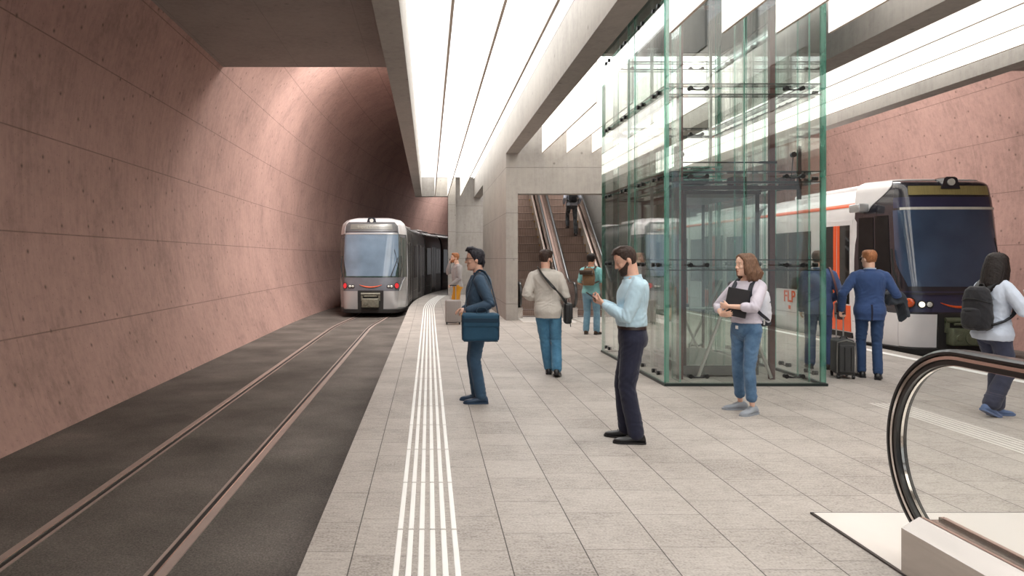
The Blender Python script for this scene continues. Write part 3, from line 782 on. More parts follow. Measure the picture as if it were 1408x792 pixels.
SX0, SX1, SY0, SY1 = 3.065, 5.145, 9.43, 12.88
LV = [0.035, 1.57, 2.72, 3.86, 5.02, 6.6]
sh = thing('glass_lift_shaft', 'tall green-edged glass lift shaft standing on the platform', 'lift shaft', ((SX0+SX1)/2, SY0, 0))
def L(m, n, mat, par=sh, **k):
    o = (SX0+SX1)/2, SY0, 0
    m.xform(Matrix.Translation((-o[0], -o[1], 0))); return m.build(n, mat, par, **k)
PT = 0.024
def pane(ax, a0, a1, c, z0, z1, par=sh):
    m = MB()
    if ax == 'x': m.box(a0, a1, c-PT/2, c+PT/2, z0, z1, mis=[1, 1, 0, 1, 0, 1])
    else: m.box(c-PT/2, c+PT/2, a0, a1, z0, z1, mis=[1, 1, 1, 0, 1, 0])
    return L(m, 'glass_pane', [M_PANE, M_GEDGE], par)
XS = [(SX0, 4.085), (4.115, SX1)]
YS = [(SY0+0.02, 10.80), (11.16, SY1-0.02)]
for k in range(5):
    z0, z1 = LV[k]+0.006, LV[k+1]-0.006
    for a, c in XS:
        pane('x', a, c, SY0, z0, z1); pane('x', a, c, SY1, z0, z1)
    for a, c in YS:
        pane('y', a, c, SX0, z0, z1); pane('y', a, c, SX1, z0, z1)
    for x in (SX0, SX1):                       # narrow middle strip of the long sides
        pane('y', 10.83, 11.13, x, z0, z1)
# stabilising fins behind every pane joint, full height
def gfin(x0, x1, y0, y1):
    m = MB(); thin_x = (x1-x0) < (y1-y0)
    m.box(x0, x1, y0, y1, 0.05, 6.6, mis=[1, 1, 1, 0, 1, 0] if thin_x else [1, 1, 0, 1, 0, 1]); L(m, 'glass_fin', [M_PANE, M_GEDGE])
for y, s in ((SY0, 1), (SY1, -1)):
    for x in (SX0+0.20, 4.1, SX1-0.20):
        a, c = sorted((y+s*0.03, y+s*0.33)); gfin(x-0.012, x+0.012, a, c)
for x, s in ((SX0, 1), (SX1, -1)):
    for y in (10.815, 11.145):
        a, c = sorted((x+s*0.03, x+s*0.33)); gfin(a, c, y-0.012, y+0.012)
# glazed corner posts: two bonded strips whose cut edges show green
for x in (SX0, SX1):
    for y in (SY0, SY1):
        sx = 1 if x == SX0 else -1; sy = 1 if y == SY0 else -1
        m = MB(); m.box(min(x, x+sx*0.052), max(x, x+sx*0.052), min(y+sy*0.014, y+sy*0.036), max(y+sy*0.014, y+sy*0.036), 0.05, 6.6)
        m.box(min(x+sx*0.014, x+sx*0.036), max(x+sx*0.014, x+sx*0.036), min(y+sy*0.037, y+sy*0.085), max(y+sy*0.037, y+sy*0.085), 0.05, 6.6)
        L(m, 'corner_strip', M_GEDGE)
# horizontal glass beams at the joints
for z in LV[1:5]:
    for y, s in ((SY0, 1), (SY1, -1)):
        m = MB(); a, c = sorted((y+s*0.03, y+s*0.20)); m.box(SX0+0.03, SX1-0.03, a, c, z-0.075, z-0.060, mis=[0, 0, 1, 0, 1, 0]); m.box(SX0+0.03, SX1-0.03, a, c, z+0.060, z+0.075, mis=[0, 0, 1, 0, 1, 0])
        L(m, 'glass_beam', [M_PANE, M_CHANNEL])
    for x, s in ((SX0, 1), (SX1, -1)):
        m = MB(); a, c = sorted((x+s*0.03, x+s*0.20)); m.box(a, c, SY0+0.2, SY1-0.2, z-0.075, z-0.060, mis=[0, 0, 0, 1, 0, 1]); m.box(a, c, SY0+0.2, SY1-0.2, z+0.060, z+0.075, mis=[0, 0, 0, 1, 0, 1])
        L(m, 'glass_beam', [M_PANE, M_CHANNEL])
# bow-shaped point fixings
def fixing(x, y, z, ax):
    m = MB()
    d = Vector((1, 0, 0)) if ax == 'x' else Vector((0, 1, 0)); nrm = Vector((0, 1, 0)) if ax == 'x' else Vector((1, 0, 0))
    c = Vector((x, y, z))
    for s in (-1, 1): m.cyl(c+d*s*0.105-nrm*0.030, c+d*s*0.105+nrm*0.030, 0.029, 14)
    pts = [c+d*u*0.105+Vector((0, 0, -0.018*(1-u*u))) for u in (-1, -0.6, -0.2, 0.2, 0.6, 1)]
    m.tube(pts, [0.021, 0.015, 0.011, 0.011, 0.015, 0.021], n=8)
    L(m, 'point_fixing', M_FITTING, smooth=True)
for z in [0.13]+LV[1:5]:
    for y in (SY0, SY1):
        for x in (3.49, 4.73): fixing(x, y, z, 'x')
    for x in (SX0, SX1):
        for y in (9.80, 10.52, 11.45, 12.45): fixing(x, y, z, 'y')
m = MB()
for y in (SY0, SY1): m.box(SX0-0.02, SX1+0.02, y-0.02, y+0.02, 0, 0.035)
for x in (SX0, SX1): m.box(x-0.02, x+0.02, SY0+0.021, SY1-0.021, 0, 0.035)
L(m, 'base_channel', M_CHANNEL)
# guide rails and braces of the shaft
for x, y in ((4.70, 9.98), (3.44, 9.98)):
    m = MB(); m.box(x-0.035, x+0.035, y-0.03, y+0.03, 0, 6.5); m.box(x-0.010, x+0.010, y+0.031, y+0.09, 0, 6.5); L(m, 'guide_rail', M_MAROON)
for p, q in (((4.13, 9.90, 1.30), (3.66, 9.90, 0.03)), ((4.16, 9.90, 1.30), (4.66, 9.90, 0.03)), ((3.40, 11.9, 0.9), (3.16, 11.9, 0.05)), ((4.9, 12.2, 1.3), (4.3, 12.2, 0.05)), ((4.0, 12.2, 1.3), (4.55, 12.2, 0.05))):
    m = MB(); m.cyl(p, q, 0.022, 10); L(m, 'brace', M_BRACE, smooth=True)
m = MB(); m.cyl((4.13, 9.86, 1.30), (4.13, 9.94, 1.30), 0.05, 14); L(m, 'brace_node', M_MAROON, smooth=True)

# lift cab inside the shaft
cabt = thing('lift_cab', 'glass lift cab with dark steel frame inside the glass shaft', 'lift cab', (4.08, 11.2, 0))
def K(m, n, mat, **k): m.xform(Matrix.Translation((-4.08, -11.2, 0))); return m.build(n, mat, cabt, **k)
m = MB(); m.box(3.56, 4.60, 10.15, 12.2, 0.03, 0.16); K(m, 'floor_tray', M_CABFLOOR)
m = MB()
for x in (3.57, 4.59):
    for y in (10.17, 12.18): m.box(x-0.02, x+0.02, y-0.02, y+0.02, 0.161, 2.55)
K(m, 'corner_post', M_CABSTEEL)
for a in ('x', 'y'):
    for c in ((10.17, 12.18) if a == 'x' else (3.57, 4.59)):
        m = MB()
        if a == 'x': m.box(3.60, 4.56, c-0.008, c+0.008, 0.18, 2.5)
        else: m.box(c-0.008, c+0.008, 10.20, 12.15, 0.18, 2.5)
        K(m, 'cab_glass', M_CABGLASS)
for yv, nm in ((10.06, 'added_cab_door'), (12.29, 'added_cab_door')):  # door panes added for vertical streaks like reflections in the lift glass
    for k in range(4):
        x0 = 3.60+0.245*k+(0.0 if k < 2 else 0.01); yy = yv+(0.022 if k in (1, 2) else 0.0)
        m = MB(); m.box(x0, x0+0.235, yy-0.007, yy+0.007, 0.17, 2.30, mis=[1, 1, 0, 1, 0, 1]); K(m, nm, [M_PANE, M_GEDGE])
for x in (3.40, 4.80):
    for y in (11.1, 12.4):
        m = MB(); m.box(x-0.02, x+0.02, y-0.02, y+0.02, 0.0, 6.4); L(m, 'added_mullion', M_BRACE)  # pale bars added as more vertical streaks in the glass
m = MB(); m.cyl((3.62, 10.28, 0.95), (4.54, 10.28, 0.95), 0.018, 10); K(m, 'handrail', M_BRACE, smooth=True)
m = MB(); m.box(3.30, 4.98, 9.72, 9.80, 2.58, 2.63); K(m, 'cross_beam', M_CABSTEEL)
for x in (3.315, 4.965):
    m = MB(); m.box(x-0.018, x+0.018, 9.73, 9.79, 2.3 if x < 4 else 2.45, 3.16); K(m, 'upright', M_CABSTEEL)
m = MB(); m.cyl((3.4, 9.8, 2.95), (4.6, 9.8, 2.95), 0.010, 8); m.box(4.45, 4.68, 9.78, 9.82, 2.935, 2.965); K(m, 'tie_rod', M_FITTING, smooth=False)
for x in (3.385, 4.89):
    m = MB(); m.cyl((x, 9.74, 3.05), (x, 9.79, 3.05), 0.036, 18); m.cyl((x, 9.765, 3.05), (x-0.03, 9.765, 2.7), 0.006, 6); K(m, 'pulley', M_FITTING, smooth=True)
for x0, x1 in ((4.10, 4.28), (4.82, 4.94)):
    m = MB(); m.box(x0, x1, 9.82, 10.0, 2.64, 2.76); K(m, 'motor_box', M_MAROON)
for k in range(7):                          # stacked roof panes, seen on their green edges
    m = MB(); e = 0.30 if k < 3 else 0.0
    m.box(3.42+0.012*(k % 3), 4.08-e*0+(0.22 if k < 3 else -0.12*(k % 2)), 10.0+0.02*k, 12.0, 2.64+k*0.046, 2.662+k*0.046, mis=[0, 0, 1, 1, 1, 1]); K(m, 'roof_pane', [M_CABGLASS, M_GEDGE])
m = MB(); m.box(3.55, 4.62, 10.12, 12.22, 2.551, 2.60); K(m, 'roof_frame', M_CABSTEEL)

# ------------------------------------------------------------------ escalators in the portal
M_STEP = None
def step_mat():
    m = new_mat('escalator_step'); t = N(m)
    co = t.add('ShaderNodeTexCoord').outputs['Object']
    wv = t.add('ShaderNodeTexWave', {'Vector': co, 'Scale': 9.0, 'Distortion': 0.0}, bands_direction='X').outputs[1]
    nz = t.add('ShaderNodeTexNoise', {'Vector': co, 'Scale': 3.0, 'Detail': 4.0}).outputs[0]
    c = t.ramp(t.m('ADD', t.m('MULTIPLY', wv, 0.5), t.m('MULTIPLY', nz, 0.5)), [(0.2, rgb(122, 104, 95)), (0.75, rgb(178, 156, 145))])
    p = t.add('ShaderNodeBsdfPrincipled', {'Base Color': c, 'Roughness': 0.5, 'Metallic': 0.0})
    bp = t.add('ShaderNodeBump', {'Height': wv, 'Strength': 0.5, 'Distance': 0.01}); t.l.new(bp.outputs[0], p.inputs['Normal'])
    finish(t, p.outputs[0]); return m
M_STEP = step_mat()
M_STEPEDGE = plain('step_edge', rgb(70, 58, 54), 0.5)
M_YELLOW = plain('step_yellow', rgb(190, 152, 60), 0.6)
M_HAND = plain('handrail_rubber', rgb(28, 27, 27), 0.32, coat=0.3)
M_DECKP = plain('deck_rose_steel', rgb(186, 156, 144), 0.35, 0.35, var=0.04)
M_DECKL = plain('deck_light_steel', rgb(214, 206, 198), 0.3, 0.3, var=0.03)
M_DECKD = plain('deck_dark', rgb(60, 52, 50), 0.4)
M_STAIN = plain('brushed_steel', rgb(196, 189, 183), 0.2, 0.85, var=0.04, scale=3, stretch=(1, 1, 20))
M_CHROME = plain('chrome', rgb(232, 224, 218), 0.08, 1.0, var=0.02)
M_PLATE = plain('floor_plate_steel', rgb(236, 230, 224), 0.32, 0.15, var=0.015)
M_BALPANEL = plain('balustrade_panel', rgb(150, 138, 130), 0.25, 0.5, var=0.05)
TA = math.tan(math.radians(35.0)); Y0E = 20.9
def ez(y): return max(0.0, (y-Y0E))*TA
def handloop(yc, zc, r, ytop, zoff, y_end, n=18):
    """newel loop then the rail running up the incline, in (y, z)"""
    pts = [(y_end*0+yc+0.25, zc-r)]
    for i in range(n+1):
        a = -PI/2-PI*i/n; pts.append((yc+r*math.cos(a), zc+r*math.sin(a)))
    return pts
def escalator(x0, x1, label, loc_label):
    e = thing('escalator', label, 'escalator', ((x0+x1)/2, 20.0, 0), group='escalators in the concrete portal')
    ox, oy = (x0+x1)/2, 20.0
    def B(m, n, mat, par=e, **k): m.xform(Matrix.Translation((-ox, -oy, 0))); return m.build(n, mat, par, **k)
    s0, s1 = x0+0.20, x1-0.20
    # steps
    for k in range(17):
        y = 20.75+0.40*k; z = max(0.012, 0.28*(k-0.4)); zb = z-0.28 if k else -0.02
        m = MB(); n = 5
        face = [(y+0.03*math.sin(PI*i/n*0.5+0), zb+(z-zb)*i/n) for i in range(n+1)]
        poly = [(y, max(-0.02, zb))]+[(y+0.012*(1-(i/n))**2, max(-0.02, zb)+(z-max(-0.02, zb))*i/n) for i in range(1, n+1)]+[(y+0.42, z), (y+0.42, max(-0.02, zb)-0.02)]
        m.prism(poly, s0, s1, 'yz'); st_ = B(m, 'step', M_STEP)
        m = MB(); m.box(s0, s1, y-0.004, y+0.03, z-0.006, z+0.004); B(m, 'step_nosing', M_STEPEDGE, st_)
        m = MB(); m.box(s1-0.03, s1-0.004, y-0.006, y+0.12, z-0.05, z+0.005); B(m, 'step_edge_line', M_YELLOW, st_)
    ye = 27.2
    for sg, xs in ((-1, s0), (1, s1)):
        xo = x0 if sg < 0 else x1
        xc = (xs+xo)/2
        def strip(n, xa, xb, h0, h1, mat, ys=20.35):
            m = MB(); a, c = sorted((xa, xb)); path = [(ys, 0), (Y0E-0.1, 0.0), (Y0E+0.15, ez(Y0E+0.15)), (ye, ez(ye))]
            for h in ((h0, h1),):
                rows = [[(a, y, max(0.0, z+h0)), (c, y, max(0.0, z+h0)), (c, y, z+h1), (a, y, z+h1)] for y, z in path]
                m.quadgrid(rows, closed_u=True, cap0=True, cap1=True)
            return B(m, n, mat)
        strip('skirt', xs+sg*0.004, xs+sg*0.03, -0.3, 0.30, M_DECKL)
        strip('inner_deck', xs+sg*0.031, xs+sg*0.052, -0.3, 0.34, M_DECKP)
        strip('outer_deck', xs+sg*0.115, xo, -0.3, 0.33, M_DECKP)
        # balustrade panel with rounded newel
        r = 0.31; yc, zc = 20.30, 0.66
        loop = [(yc+r*math.cos(-PI/2-PI*i/18), zc+r*math.sin(-PI/2-PI*i/18)) for i in range(19)]
        top = loop+[(20.85, zc+r), (21.15, zc+r+0.10), (ye, zc+r+ez(ye)-0.04)]
        m = MB(); poly = [(y, z) for y, z in top]+[(ye, ez(ye)+0.3), (21.0, 0.33), (20.6, 0.30)]
        m.prism(poly, xc-0.010, xc+0.010, 'yz'); B(m, 'balustrade_panel', M_BALPANEL)
        path = [(xc, y, z) for y, z in [(20.6, zc-r)]+top]
        m = MB(); m.sweep([(-0.045, 0.0), (0.045, 0.0), (0.045, 0.035), (0.025, 0.055), (-0.025, 0.055), (-0.045, 0.035)], [p for p in path], up=(1, 0, 0)) if False else None
        rows = []
        for i, p in enumerate(path):
            a = Vector(path[max(0, i-1)]); c = Vector(path[min(len(path)-1, i+1)]); d = (c-a).normalized(); nn = Vector((0, -d.z, d.y))
            rows.append([Vector(p)+nn*v+Vector((u, 0, 0)) for u, v in ((-0.038, 0.0), (-0.038, 0.03), (-0.02, 0.045), (0.02, 0.045), (0.038, 0.03), (0.038, 0.0))])
        m = MB(); m.quadgrid(rows, closed_u=True, cap0=True, cap1=True); B(m, 'handrail', M_HAND, smooth=True)
        m = MB(); m.box(xc-0.07, xc+0.07, 20.12, 20.7, 0.012, 0.30); B(m, 'newel_base', M_STAIN)
    m = MB(); m.box(x0+0.02, x1-0.02, 18.75, 20.76, 0.001, 0.012); B(m, 'floor_plate', M_PLATE)
    m = MB(); m.box(s0, s1, 20.55, 20.75, 0.0125, 0.02); B(m, 'comb_plate', M_STEPEDGE)
    return e
escalator(2.42, 3.86, 'left escalator in the concrete portal, behind the man in grey jacket', '')
escalator(3.94, 5.36, 'right escalator in the concrete portal, with a person riding up', '')
area('escalator_shaft_fill', (4.0, 24.6, 7.9), 2.6, 3.0, 300)  # added fill light to brighten the steps, no known fitting here

# ------------------------------------------------------------------ escalator in the foreground
def near_escalator():
    e = thing('escalator', 'foreground escalator end with looped black handrail and steel floor plate', 'escalator', (3.2, 3.7, 0))
    def B(m, n, mat, par=e, **k): m.xform(Matrix.Translation((-3.2, -3.7, 0))); return m.build(n, mat, par, **k)
    m = MB(); m.box(2.48, 4.25, -2.0, 4.69, 0.002, 0.014); B(m, 'floor_plate', M_PLATE)
    m = MB(); m.box(2.465, 2.48, -2.0, 4.70, 0.001, 0.012); m.box(2.465, 4.26, 4.69, 4.705, 0.001, 0.012); B(m, 'plate_trim', M_DECKD)
    for X, sg in ((2.62, 1), (4.06, -1)):
        yc, zc = 3.56, 0.65
        f = lambda x: X+sg*(x-2.62)
        m = MB(); prof = [(f(2.467), 0.015), (f(2.467), 0.245), (f(2.56), 0.302), (f(2.578), 0.302), (f(2.578), 0.288), (f(2.662), 0.288), (f(2.662), 0.302), (f(2.69), 0.302), (f(2.74), 0.27), (f(2.74), 0.015)]
        m.prism(prof, -2.0, 3.80, 'xz'); bb = B(m, 'balustrade_base', M_STAIN)
        m = MB(); m.prism([(f(2.562), 0.3025), (f(2.577), 0.3025), (f(2.577), 0.306), (f(2.562), 0.306)], -2.0, 3.78, 'xz'); m.prism([(f(2.663), 0.3025), (f(2.688), 0.3025), (f(2.688), 0.306), (f(2.663), 0.306)], -2.0, 3.78, 'xz')
        B(m, 'cover_strip', M_DECKP, bb)
        def loop(r, a_end=-88, n=40):
            pts = [(-2.0, zc+r), (1.0, zc+r), (2.6, zc+r)]
            for i in range(n+1):
                a = math.radians(90-(90-a_end)*i/n); pts.append((yc+r*math.cos(a), zc+r*math.sin(a)))
            return pts
        def ring(n, r0, r1, hw, mat, bev=0.006, smooth=True):
            lo = loop((r0+r1)/2); rows = []
            h = (r1-r0)/2
            pf = [(-hw, -h), (-hw, h-bev), (-hw+bev, h), (hw-bev, h), (hw, h-bev), (hw, -h)]
            for i, (y, z) in enumerate(lo):
                a = Vector(lo[max(0, i-1)]); c = Vector(lo[min(len(lo)-1, i+1)]); d = (c-a).normalized(); nn = Vector((-d.y, d.x))
                rows.append([(X+u, y+nn.x*v, z+nn.y*v) for u, v in pf])
            m = MB(); m.quadgrid(rows, closed_u=True, cap0=True, cap1=True); return B(m, n, mat, smooth=smooth, angle=35)
        ring('handrail', 0.528, 0.553, 0.041, M_HAND, 0.012)
        ring('handrail_guide', 0.503, 0.5275, 0.036, M_CHROME, 0.008)
        ring('rail_gasket', 0.476, 0.5025, 0.030, M_HAND, 0.006)
        ring('rail_trim', 0.470, 0.4755, 0.007, M_CHROME, 0.002)
        m = MB(); poly = loop(0.469, -90)+[(-2.0, 0.28)]
        m.prism([(y, max(z, 0.275)) for y, z in poly], X-0.006, X+0.006, 'yz'); B(m, 'glass_panel', M_CLEAR)
near_escalator()
# ------------------------------------------------------------------ people: one continuous body each, clothing and hair as children
def V(*a): return Vector(a)
def rotz(a): return Matrix.Rotation(a, 3, 'Z')
def remeshed(mb, name, mat, parent, vox=0.008, smooth=6, wrinkle=None, fac=0.5, joints=None):
    """fuse the overlapping volumes of mb into one skin, relax it and, for cloth, press creases into it"""
    me = bpy.data.meshes.new(name); me.from_pydata([tuple(p) for p in mb.v], [], mb.f)
    bm = bmesh.new(); bm.from_mesh(me); bmesh.ops.recalc_face_normals(bm, faces=bm.faces); bm.to_mesh(me); bm.free()
    tmp = bpy.data.objects.new(name+'_src', me); COL.objects.link(tmp)
    r = tmp.modifiers.new('r', 'REMESH'); r.mode = 'VOXEL'; r.voxel_size = vox
    if smooth:
        sm = tmp.modifiers.new('s', 'SMOOTH'); sm.factor = fac; sm.iterations = smooth
    dg = bpy.context.evaluated_depsgraph_get()
    out = bpy.data.meshes.new_from_object(tmp.evaluated_get(dg))
    bpy.data.objects.remove(tmp); bpy.data.meshes.remove(me)
    if wrinkle:
        amp, fr, st, seed = wrinkle
        n = len(out.vertices); co = np.zeros(n*3, dtype=np.float64); no = np.zeros(n*3, dtype=np.float64)
        out.vertices.foreach_get('co', co); out.vertices.foreach_get('normal', no)
        co = co.reshape(-1, 3); no = no.reshape(-1, 3)
        d = np.empty(n); ph = np.empty(n); nz = mnoise.noise
        for i in range(n):
            x, y, z = co[i]
            w_ = 0.35*nz(Vector((x*4+seed, y*4, z*4)))
            q = Vector(((x+.7*z)*fr*.75+seed, (y-.5*z)*fr*.75-seed, (z*st+.5*x)*fr+w_*3))
            a = nz(q); ph[i] = nz(Vector((x*7+seed, y*7, z*7)))
            d[i] = (max(0.0, 1-3.2*abs(a))**1.5)*0.9+nz(q*0.6+Vector((5, seed, 2)))*0.7
        d *= amp*0.8
        for pos, ax, sig, am, lam in (joints or []):
            r = co-np.array(pos); u = r @ np.array(ax); g = np.exp(-((r**2).sum(1))/(sig*sig))
            wv = np.sin(2*PI*u/lam+7.0*ph)*(0.65+0.9*np.roll(ph, 7)); d += am*g*np.sign(wv)*np.abs(wv)**.8
        co += no*d[:, None]
        out.vertices.foreach_set('co', co.ravel())
    out.materials.clear(); out.materials.append(mat)
    out.polygons.foreach_set('use_smooth', [True]*len(out.polygons)); out.update(); out.name = name
    return link(name, out, parent)

def ring(c, rt, fw, hw, hd, n=22, e=2.3, hdb=None):
    """ellipse-like ring: half width hw along rt, half depth hd along fw (hdb behind)"""
    out = []
    for j in range(n):
        a = 2*PI*j/n; ca, sa = math.cos(a), math.sin(a)
        x = math.copysign(abs(ca)**(2/e), ca); y = math.copysign(abs(sa)**(2/e), sa)
        out.append(c+fw*(x*(hd if x > 0 else (hdb or hd)))+rt*(y*hw))
    return out
def limb(m, pts, rad, n=14):
    """tapered limb with rounded ends"""
    pts = [Vector(p) for p in pts]
    m.tube(pts, rad, n=n); m.ell(pts[0], (rad[0],)*3, n, 8); m.ell(pts[-1], (rad[-1],)*3, n, 8)
def ik(a, b, l1, l2, hint):
    d = b-a; L_ = d.length; L_ = min(L_, (l1+l2)*0.999); dn = d.normalized()
    x = (l1*l1-l2*l2+L_*L_)/(2*L_); h = math.sqrt(max(0, l1*l1-x*x))
    hv = Vector(hint); hv = hv-dn*hv.dot(dn); hv.normalize()
    return a+dn*x+hv*h

MALE = [(0.84, .150, .095, .100), (0.90, .172, .112, .122), (0.96, .172, .112, .120), (1.04, .154, .105, .100), (1.12, .152, .108, .098), (1.22, .166, .118, .108),
        (1.31, .180, .124, .118), (1.38, .184, .112, .116), (1.43, .165, .088, .100), (1.47, .110, .066, .080), (1.505, .066, .058, .064)]
FEMALE = [(0.84, .150, .090, .105), (0.90, .172, .104, .122), (0.96, .166, .100, .114), (1.04, .134, .092, .088), (1.12, .128, .094, .086), (1.22, .142, .112, .094),
          (1.31, .156, .122, .100), (1.38, .158, .104, .100), (1.43, .142, .080, .088), (1.47, .092, .060, .070), (1.505, .056, .050, .056)]
HEADR = [(-.120, .066, .030, .020), (-.112, .082, .012, .040), (-.092, .090, -.020, .053), (-.06, .091, -.055, .062), (-.03, .091, -.078, .068), (0, .092, -.092, .073),
         (.03, .095, -.100, .0765), (.06, .093, -.100, .0765), (.085, .080, -.090, .069), (.105, .056, -.068, .053), (.117, .026, -.038, .028)]

class Person:
    def __init__(s, name_label, loc, heading, H=1.76, sex='m', vox=0.008, skin=None, pelvis=(0, 0, .945), chest=None, pyaw=0, cyaw=0, head=None, hyaw=0, hpitch=0, hroll=0,
                 wl=None, wr=None, el=None, er=None, dl=None, dr=None, nl=None, nr=None, fl=(0.0, .10, 0, 0), fr=(0.0, -.10, 0, 0), kl=(1, 0, 0), kr=(1, 0, 0), curl_l=0.45, curl_r=0.45, group=None, shoulder=None):
        s.root = thing('person', name_label, 'person', loc, math.radians(heading), group)
        k = H/1.76; s.root.scale = (k, k, k); s.k = k; s.sex = sex; s.vox = vox
        s.loc = Vector(loc); s.heading = math.radians(heading)
        s.P = V(*pelvis); s.C = V(*(chest or (0.0, 0, 1.43+pelvis[2]-.945)))
        s.py, s.cy = math.radians(pyaw), math.radians(cyaw)
        s.prof = MALE if sex == 'm' else FEMALE
        sw = shoulder or (.178 if sex == 'm' else .152)
        s.hipw = .092
        Rp, Rc = rotz(s.py), rotz(s.cy)
        s.Rp, s.Rc = Rp, Rc
        s.hip = {1: s.P+Rp @ V(0, s.hipw, -.03), -1: s.P+Rp @ V(0, -s.hipw, -.03)}
        s.sho = {1: s.C+Rc @ V(-.005, sw, -.028), -1: s.C+Rc @ V(-.005, -sw, -.028)}
        s.foot = {1: fl, -1: fr}
        s.ank, s.knee = {}, {}
        for q in (1, -1):
            fx, fy, fyaw, fp = s.foot[q][:4]; fz = s.foot[q][4] if len(s.foot[q]) > 4 else 0
            M = s.footM(q); s.ank[q] = M @ V(0, 0, .085)
            hint = (kl if q == 1 else kr)
            s.knee[q] = ik(s.hip[q], s.ank[q], .425, .415, hint)
        s.wri = {1: V(*wl) if wl else s.sho[1]+V(0.03, .05, -.53), -1: V(*wr) if wr else s.sho[-1]+V(0.03, -.05, -.53)}
        s.elb = {q: ik(s.sho[q], s.wri[q], .295, .262, (el if q == 1 else er) or (-1, .25*q, -.2)) for q in (1, -1)}
        s.hd = {1: V(*(dl or tuple((s.wri[1]-s.elb[1]).normalized()))).normalized(), -1: V(*(dr or tuple((s.wri[-1]-s.elb[-1]).normalized()))).normalized()}
        s.hn = {1: V(*(nl or (0, -1, 0))), -1: V(*(nr or (0, 1, 0)))}
        s.curl = {1: curl_l, -1: curl_r}
        s.Hc = V(*head) if head else s.C+V(.030, 0, .212)
        s.Rh = (Matrix.Rotation(math.radians(hyaw), 3, 'Z') @ Matrix.Rotation(math.radians(hpitch), 3, 'Y') @ Matrix.Rotation(math.radians(hroll), 3, 'X'))
        s.body(skin)
    def footM(s, q):
        f = s.foot[q]; fz = f[4] if len(f) > 4 else 0
        M = Matrix.Translation((f[0], f[1], fz)) @ Matrix.Rotation(math.radians(f[2]), 4, 'Z')
        return M @ Matrix.Translation((.105, 0, 0)) @ Matrix.Rotation(math.radians(f[3]), 4, 'Y') @ Matrix.Translation((-.105, 0, 0))
    def spine(s, z):
        """place and axes at a standard body height"""
        t = (z-.945)/(1.43-.945); c = s.P.lerp(s.C, t) if 0 <= t <= 1 else (s.P+(s.C-s.P)*t)
        if t > 1: c = s.C+(s.Hc-V(0, 0, .09)-s.C)*min(1, (z-1.43)/.10)*0.5+V(0, 0, (z-1.43)*0.5)
        if t < 0: c = s.P+V(0, 0, z-.945)
        tt = min(1, max(0, t)); a = s.py+(s.cy-s.py)*tt; R = rotz(a)
        c = c-R @ V(0.012*math.sin(PI*tt), 0, 0)*-1
        return c, R @ V(0, 1, 0), R @ V(1, 0, 0)
    def torso(s, m, z0, z1, inf, flare=0.0, e=2.35, n=28, bulge=0.0):
        zs = [p[0] for p in s.prof]; N_ = max(6, int((z1-z0)/.03)); rows = []
        for i in range(N_+1):
            z = z0+(z1-z0)*i/N_
            hw, hd, hb = (interp(z, zs, [p[j] for p in s.prof]) for j in (1, 2, 3))
            fl = flare*max(0, 1-(z-z0)/.22)+bulge*math.exp(-((z-z0-.06)/.05)**2)
            c, rt, fw = s.spine(z)
            rows.append(ring(c, rt, fw, hw+inf+fl, hd+inf+fl, n, e, hb+inf+fl))
        m.quadgrid(rows, closed_u=True, cap0=True, cap1=True)
    def arm(s, m, q, inf, end=2.0, cuff=None, puff=0.0):
        """arm or sleeve; end counts 0 shoulder .. 1 elbow .. 2 wrist"""
        S, E, W = s.sho[q], s.elb[q], s.wri[q]
        r = [.054, .053, .047, .0425, .043, .036, .0275] if s.sex == 'm' else [.044, .044, .040, .036, .036, .030, .0245]
        ts = [0, .33, .7, 1.0, 1.25, 1.65, 2.0]
        tt = [t for t in ts if t < end]+[end]
        pts = [S.lerp(E, t) if t <= 1 else E.lerp(W, t-1) for t in tt]
        inf = inf*.74 if inf > 0 else inf
        rr = [interp(t, ts, r)+inf+puff*math.sin(PI*min(1, t/max(end, .1))) for t in tt]
        if cuff: rr[-1] = cuff
        limb(m, pts, rr)
        c0 = s.C.lerp(S, .45)+V(0, 0, -.03)
        limb(m, [c0, S], [.066+inf*.6 if s.sex == 'm' else .054+inf*.6, r[0]+inf])
        nb = s.spine(1.47)[0]; n0 = nb+(S-nb)*.22+V(-.012, 0, -.010)
        limb(m, [n0, S.lerp(nb, .38)+V(-.008, 0, .014), S+V(0, 0, .012)], [.040+inf*.5, .046+inf*.6, .040+inf*.8])
    def leg(s, m, q, inf, end=2.0, scale=(1, 1, 1), brk=0.0):
        Hh, K_, A = s.hip[q], s.knee[q], s.ank[q]
        r = [.088*scale[0], .075*scale[0], .062*scale[1], .053*scale[1], .053*scale[1], .043*scale[2], .036*scale[2]]
        ts = [0, .35, .75, 1, 1.3, 1.7, 2.0]
        tt = [t for t in ts if t < end]+[end]
        pts = [Hh.lerp(K_, t) if t <= 1 else K_.lerp(A, t-1) for t in tt]
        rr = [interp(t, ts, r)+inf for t in tt]
        if brk: rr[-1] += brk
        limb(m, pts, rr, 16)
